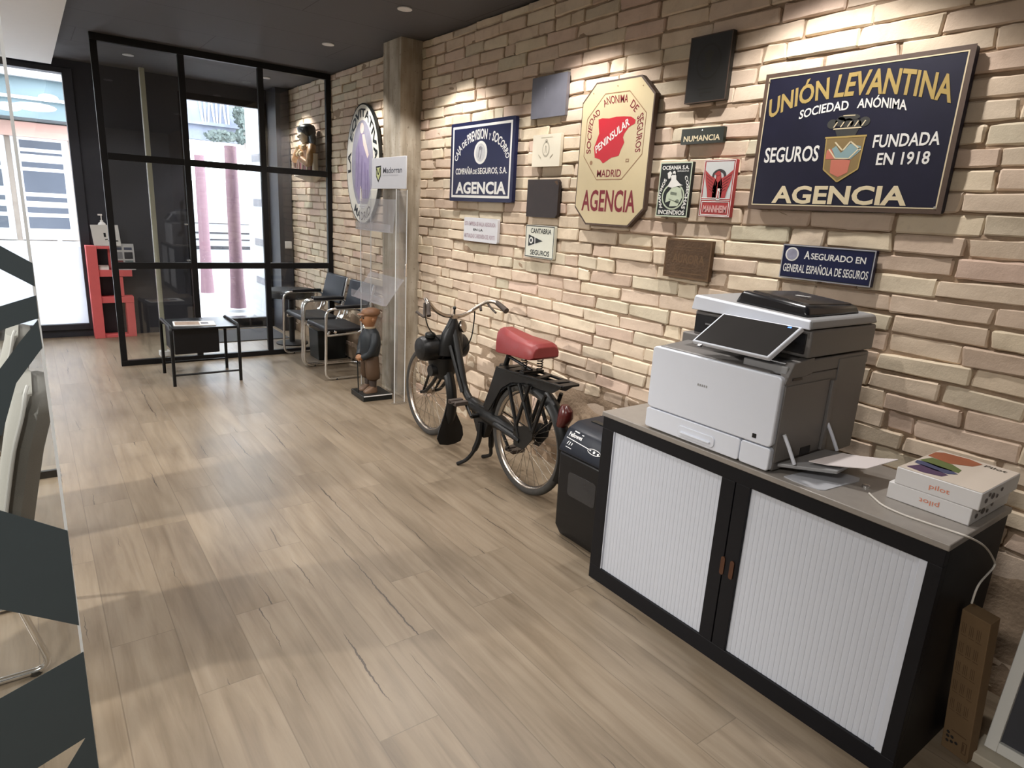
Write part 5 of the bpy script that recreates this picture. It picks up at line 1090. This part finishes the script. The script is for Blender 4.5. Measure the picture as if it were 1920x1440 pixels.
def office_chair():
    t = thing('office_chair', 'nearer grey upholstered chair with chrome cantilever frame at the left edge', 'chair', (0, 0, 0), 'grey chairs at the left edge')
    fb = mat('light grey chair fabric', (.42,.415,.375), .85, bump=.3, bs=300, var=.05); sh = mat('olive grey chair shell', (.125,.12,.105), .7, bump=.2, bs=300)
    hw = .23
    def slab(x, z, a, dx, dz): # cross-section across y: rounded
        return [Vector((x+dx*u, y, z+dz*u)) for y, u in ((-a,.0),(-a+.03,-1),(0,-1.15),(a-.03,-1),(a,.0),(a-.03,1),(0,1),(-a+.03,1))]
    prof = [(-.13,.44,.215),(-.10,.50,.225),(-.075,.62,.23),(-.045,.76,.23),(-.012,.87,.225),(.0,.925,.20)]
    OB('backrest', loft([slab(x-.030, z, a-.012, .020, -.004) for x, z, a in prof]), fb, t, smooth=70)
    OB('back_shell', loft([[p+Vector((.010,0,0)) for p in slab(x, z, a, .036, -.006)] for x, z, a in prof[:-1]]+[[p+Vector((.008,0,-.014)) for p in slab(-.002, .926, .195, .024, -.004)]]), sh, t, smooth=70, label='darker olive grey back shell')
    OB('piping', [tube(crv([(x-.028, s*(a-.006), z) for x, z, a in prof]+[(-.02, s*.12, .935)], 4), .006, 8) for s in (-1, 1)], mat('pale piping', (.55,.55,.52), .6), t)
    OB('seat', loft([[Vector((x, y*a/.23, z+dz)) for y, dz in ((-.23,.0),(-.20,.035),(0,.045),(.20,.035),(.23,0),(.20,-.03),(0,-.035),(-.20,-.03))] for x, z, a in ((-.58,.43,.19),(-.56,.44,.22),(-.35,.435,.23),(-.14,.435,.225),(-.10,.445,.20))]), fb, t, smooth=70)
    P = lambda s: rnd_path([(-.50,0,.40),(-.50,s*.20,.40),(-.14,s*.222,.36),(-.055,s*.225,.012),(-.56,s*.225,.012),(-.60,s*.225,.012)], .05, 6)
    for s in (-1, 1):
        OB('frame_tube', tube(P(s), .011, 10), M['chrome'], t); OB('floor_glide', cyl((-.10,s*.225,0),(-.10,s*.225,.014),.016,10), M['blk'], t)
    OB('frame_crossbar', cyl((-.59,-.225,.012),(-.59,.225,.012),.011,10), M['chrome'], t)
    return t
oc = office_chair(); oc.location = (-2.598, 1.905, 0)
dup(oc, (-2.635, 2.905, 0), 'farther grey upholstered chair, its back rising behind the nearer chair at the left edge')

# ------------------------------------------------------------------ the street outside
M['pave'] = mat('pale paving', (0.330,0.324,0.324), .85, var=.08, vs=3); M['facade'] = mat('cream street facade', (0.372,0.300,0.252), .85, var=.06); M['wframe'] = mat('white window frame', (0.510,0.510,0.522), .6); M['wpane'] = mat('grey window pane', (0.078,0.087,0.108), .15, var=.2, vs=2)
M['tealg'] = mat('teal painted awning', (.085,.125,.140), .6, var=.5, vs=1.6); M['pink'] = mat('pink plastered column', (0.180,0.099,0.120), .7, var=.1, vs=4); M['whitewall'] = mat('white street wall', (0.492,0.498,0.516), .8, var=.03)
OB('pavement', box(-16, 14, YF+.2, 40, -.10, -.02), M['pave'], kind='structure', smooth=0)
OB('door_threshold', box(DX0, DX1, YF+.07, YF+.9, -.02, .0), mat('dark threshold stone', (0.036,0.036,0.042), .3), kind='structure', smooth=0)
def street_building():
    Y = 14.0
    t = thing('building', 'cream street building with white window frames and a teal awning seen through the left window', 'building', (-4.5, 15, -.02))
    OB('wall', box(-12, -1.55, Y, Y+4, -.02, 6), M['facade'], t, smooth=0)
    OB('awning', hexa([(-12,Y-.8,2.62),(-1.55,Y-.8,2.62),(-1.55,Y,2.62),(-12,Y,2.62)], [(-12,Y-.7,3.24),(-1.55,Y-.7,3.24),(-1.55,Y,3.26),(-12,Y,3.26)]), M['tealg'], t, smooth=0, label='teal awning')
    OB('awning_fascia', [box(-12, -1.55, Y-.84, Y-.70, 3.24, 3.42), box(-12, -1.55, Y-.82, Y-.80, 2.90, 2.95)], M['wframe'], t)
    cl = []
    for cx, cz, a, b in ((-2.25,2.80,.30,.07),(-2.05,2.97,.14,.06),(-2.6,2.76,.18,.07),(-3.0,3.05,.22,.05),(-3.3,2.8,.35,.07)):
        cl.append(PG([(u, v) for u, v in ellipse(cx, cz, a, b, 14)]))
    OB('awning_pattern', [([(u, Y-.803+.05*(v-2.62)/.3, v) for u, v in g[0]], g[1]) for g in cl], M['wframe'], t, smooth=0)
    OB('cornice', box(-12, -1.55, Y-.10, Y, 2.36, 2.60), mat('salmon cornice', (.60,.36,.30), .8), t)
    for x0 in (-2.62, -4.02, -5.42):
        f = OB('window', box(x0-.02, x0+.80, Y-.06, Y, .62, 2.36), M['wframe'], t, bevel=.004)
        OB('pane', [box(x0+.10, x0+.70, Y-.065, Y-.058, a, b) for a, b in ((2.18,2.31),(2.08,2.12),(1.86,1.95),(1.44,1.80),(1.29,1.37),(1.09,1.19),(.82,1.02))], M['wpane'], f, smooth=0)
        OB('window', box(x0-.48, x0-.10, Y-.06, Y, .62, 2.36), M['wframe'], t, bevel=.004)
        OB('pane', [box(x0-.40, x0-.19, Y-.065, Y-.058, a, b) for a, b in ((2.18,2.31),(1.86,1.95),(1.52,1.80),(1.29,1.37),(1.09,1.19),(.82,1.02))], M['wpane'], t, smooth=0)
    OB('plinth', box(-12, -1.55, Y-.12, Y, -.02, .60), M['wframe'], t)
street_building()
for x, lab in ((-2.16, 'thin white street rail post by the far building'),):
    OB('rail_post', [cyl((x,12.2,-.02),(x,12.2,.80),.03,10), cyl((x-.0,12.2,.80),(x-.12,12.2,.86),.03,10)], M['wframe'], label='thin white post standing before the street building', cat='post')
sw = OB('street_wall', box(-1.5, 8, 17, 17.3, -.02, 1.9), M['whitewall'], label='white wall at the back of the street seen through the glass door', cat='wall', smooth=0)
for z0, z1 in ((.50,.535), (.66,.70), (.28,.36), (.90,.915)): OB('ledge', box(-1.4, 7.9, 16.97, 16.9995, z0, z1), mat('grey ledge', (.035,.035,.042), .8), sw, smooth=0)
OB('street_shelter', [box(-.3, 2.6, 13.2, 13.4, 2.56, 3.6), box(-.3, 2.6, 13.1, 13.2, 2.82, 2.875), box(-.3, -.18, 13.22, 13.38, -.02, 2.56), box(2.5, 2.6, 13.22, 13.38, -.02, 2.56)], mat('blue grey street canopy', (.20,.22,.28), .7, var=.35, vs=3), label='blue grey street canopy behind the pink columns', cat='canopy', smooth=0)
for k in range(8):
    OB('slat', xf(box(-.014, .014, 13.165, 13.1995, 2.88, 3.28), Matrix.Translation((.26+.068*k, 0, 3.08)) @ Matrix.Rotation(R(-7+6*(k % 3)), 4, 'Y') @ Matrix.Translation((0, 0, -3.08))), M['wframe'], label='white slat hanging on the street canopy', cat='slat', group='white slats of the street canopy', smooth=0)
def street_tree():
    t = thing('street_tree', 'grey green leafy tree in front of the street canopy', 'tree', (.95, 12.7, -.02))
    OB('trunk', tube([(.95,12.7,-.02),(.93,12.7,1.6),(.90,12.7,2.95)], [.045,.04,.025], 10), mat('pale bark', (.35,.30,.28), .8), t)
    rng = random.Random(3); V = []; F = []
    def clump(cx, cz, a, b, n):
        for i in range(n):
            r, th = math.sqrt(rng.random()), rng.random()*2*PI; p = Vector((cx+a*r*math.cos(th), 12.7+rng.uniform(-.2, .2), cz+b*r*math.sin(th)))
            d = Vector((rng.uniform(-1,1), rng.uniform(-.5,.5), rng.uniform(-1,1))).normalized(); e = d.cross(Vector((0,1,.3))).normalized()*.025; k = len(V)
            V.extend([p-d*.045, p+e, p+d*.045, p-e]); F.append((k,k+1,k+2,k+3))
    clump(.90, 3.02, .16, .20, 260); clump(.88, 2.66, .14, .13, 150); clump(.48, 2.62, .26, .09, 220)
    OB('foliage', (V, F), mat('grey green leaves', (.10,.125,.115), .7, var=.3), t, smooth=0)
street_tree()
for x, y, r, h_, lab in ((-.247, 9.05, .082, 2.21, 'pink street column right outside the door, the nearer one'), (-.300, 10.75, .078, 2.15, 'pink street column farther from the door, on the left')):
    t = thing('street_column', lab, 'column', (x, y, -.02))
    OB('shaft', lathe([(r*1.35,0),(r*1.12,.35),(r*1.02,.9),(r,1.4),(r*.95,h_)], (x, y, .0), n=24), M['pink'], t); OB('base', lathe([(r*1.7,0),(r*1.7,.04),(r*1.35,.05)], (x, y, -.02), n=24), M['whitewall'], t)
OB('porch_wall', box(-.12, .1, YF+.2, 8.75, -.02, H), M['whitewall'], label='white porch wall with grey bands at the right of the door', cat='wall', smooth=0)
for z in (.45, .95, 1.45, 2.0): OB('porch_band', box(-.126, -.1205, YF+.45, 8.5, z, z+.09), mat('grey band', (.22,.22,.24), .6), label='grey band across the white porch wall', cat='band', group='grey bands on the porch wall', smooth=0)
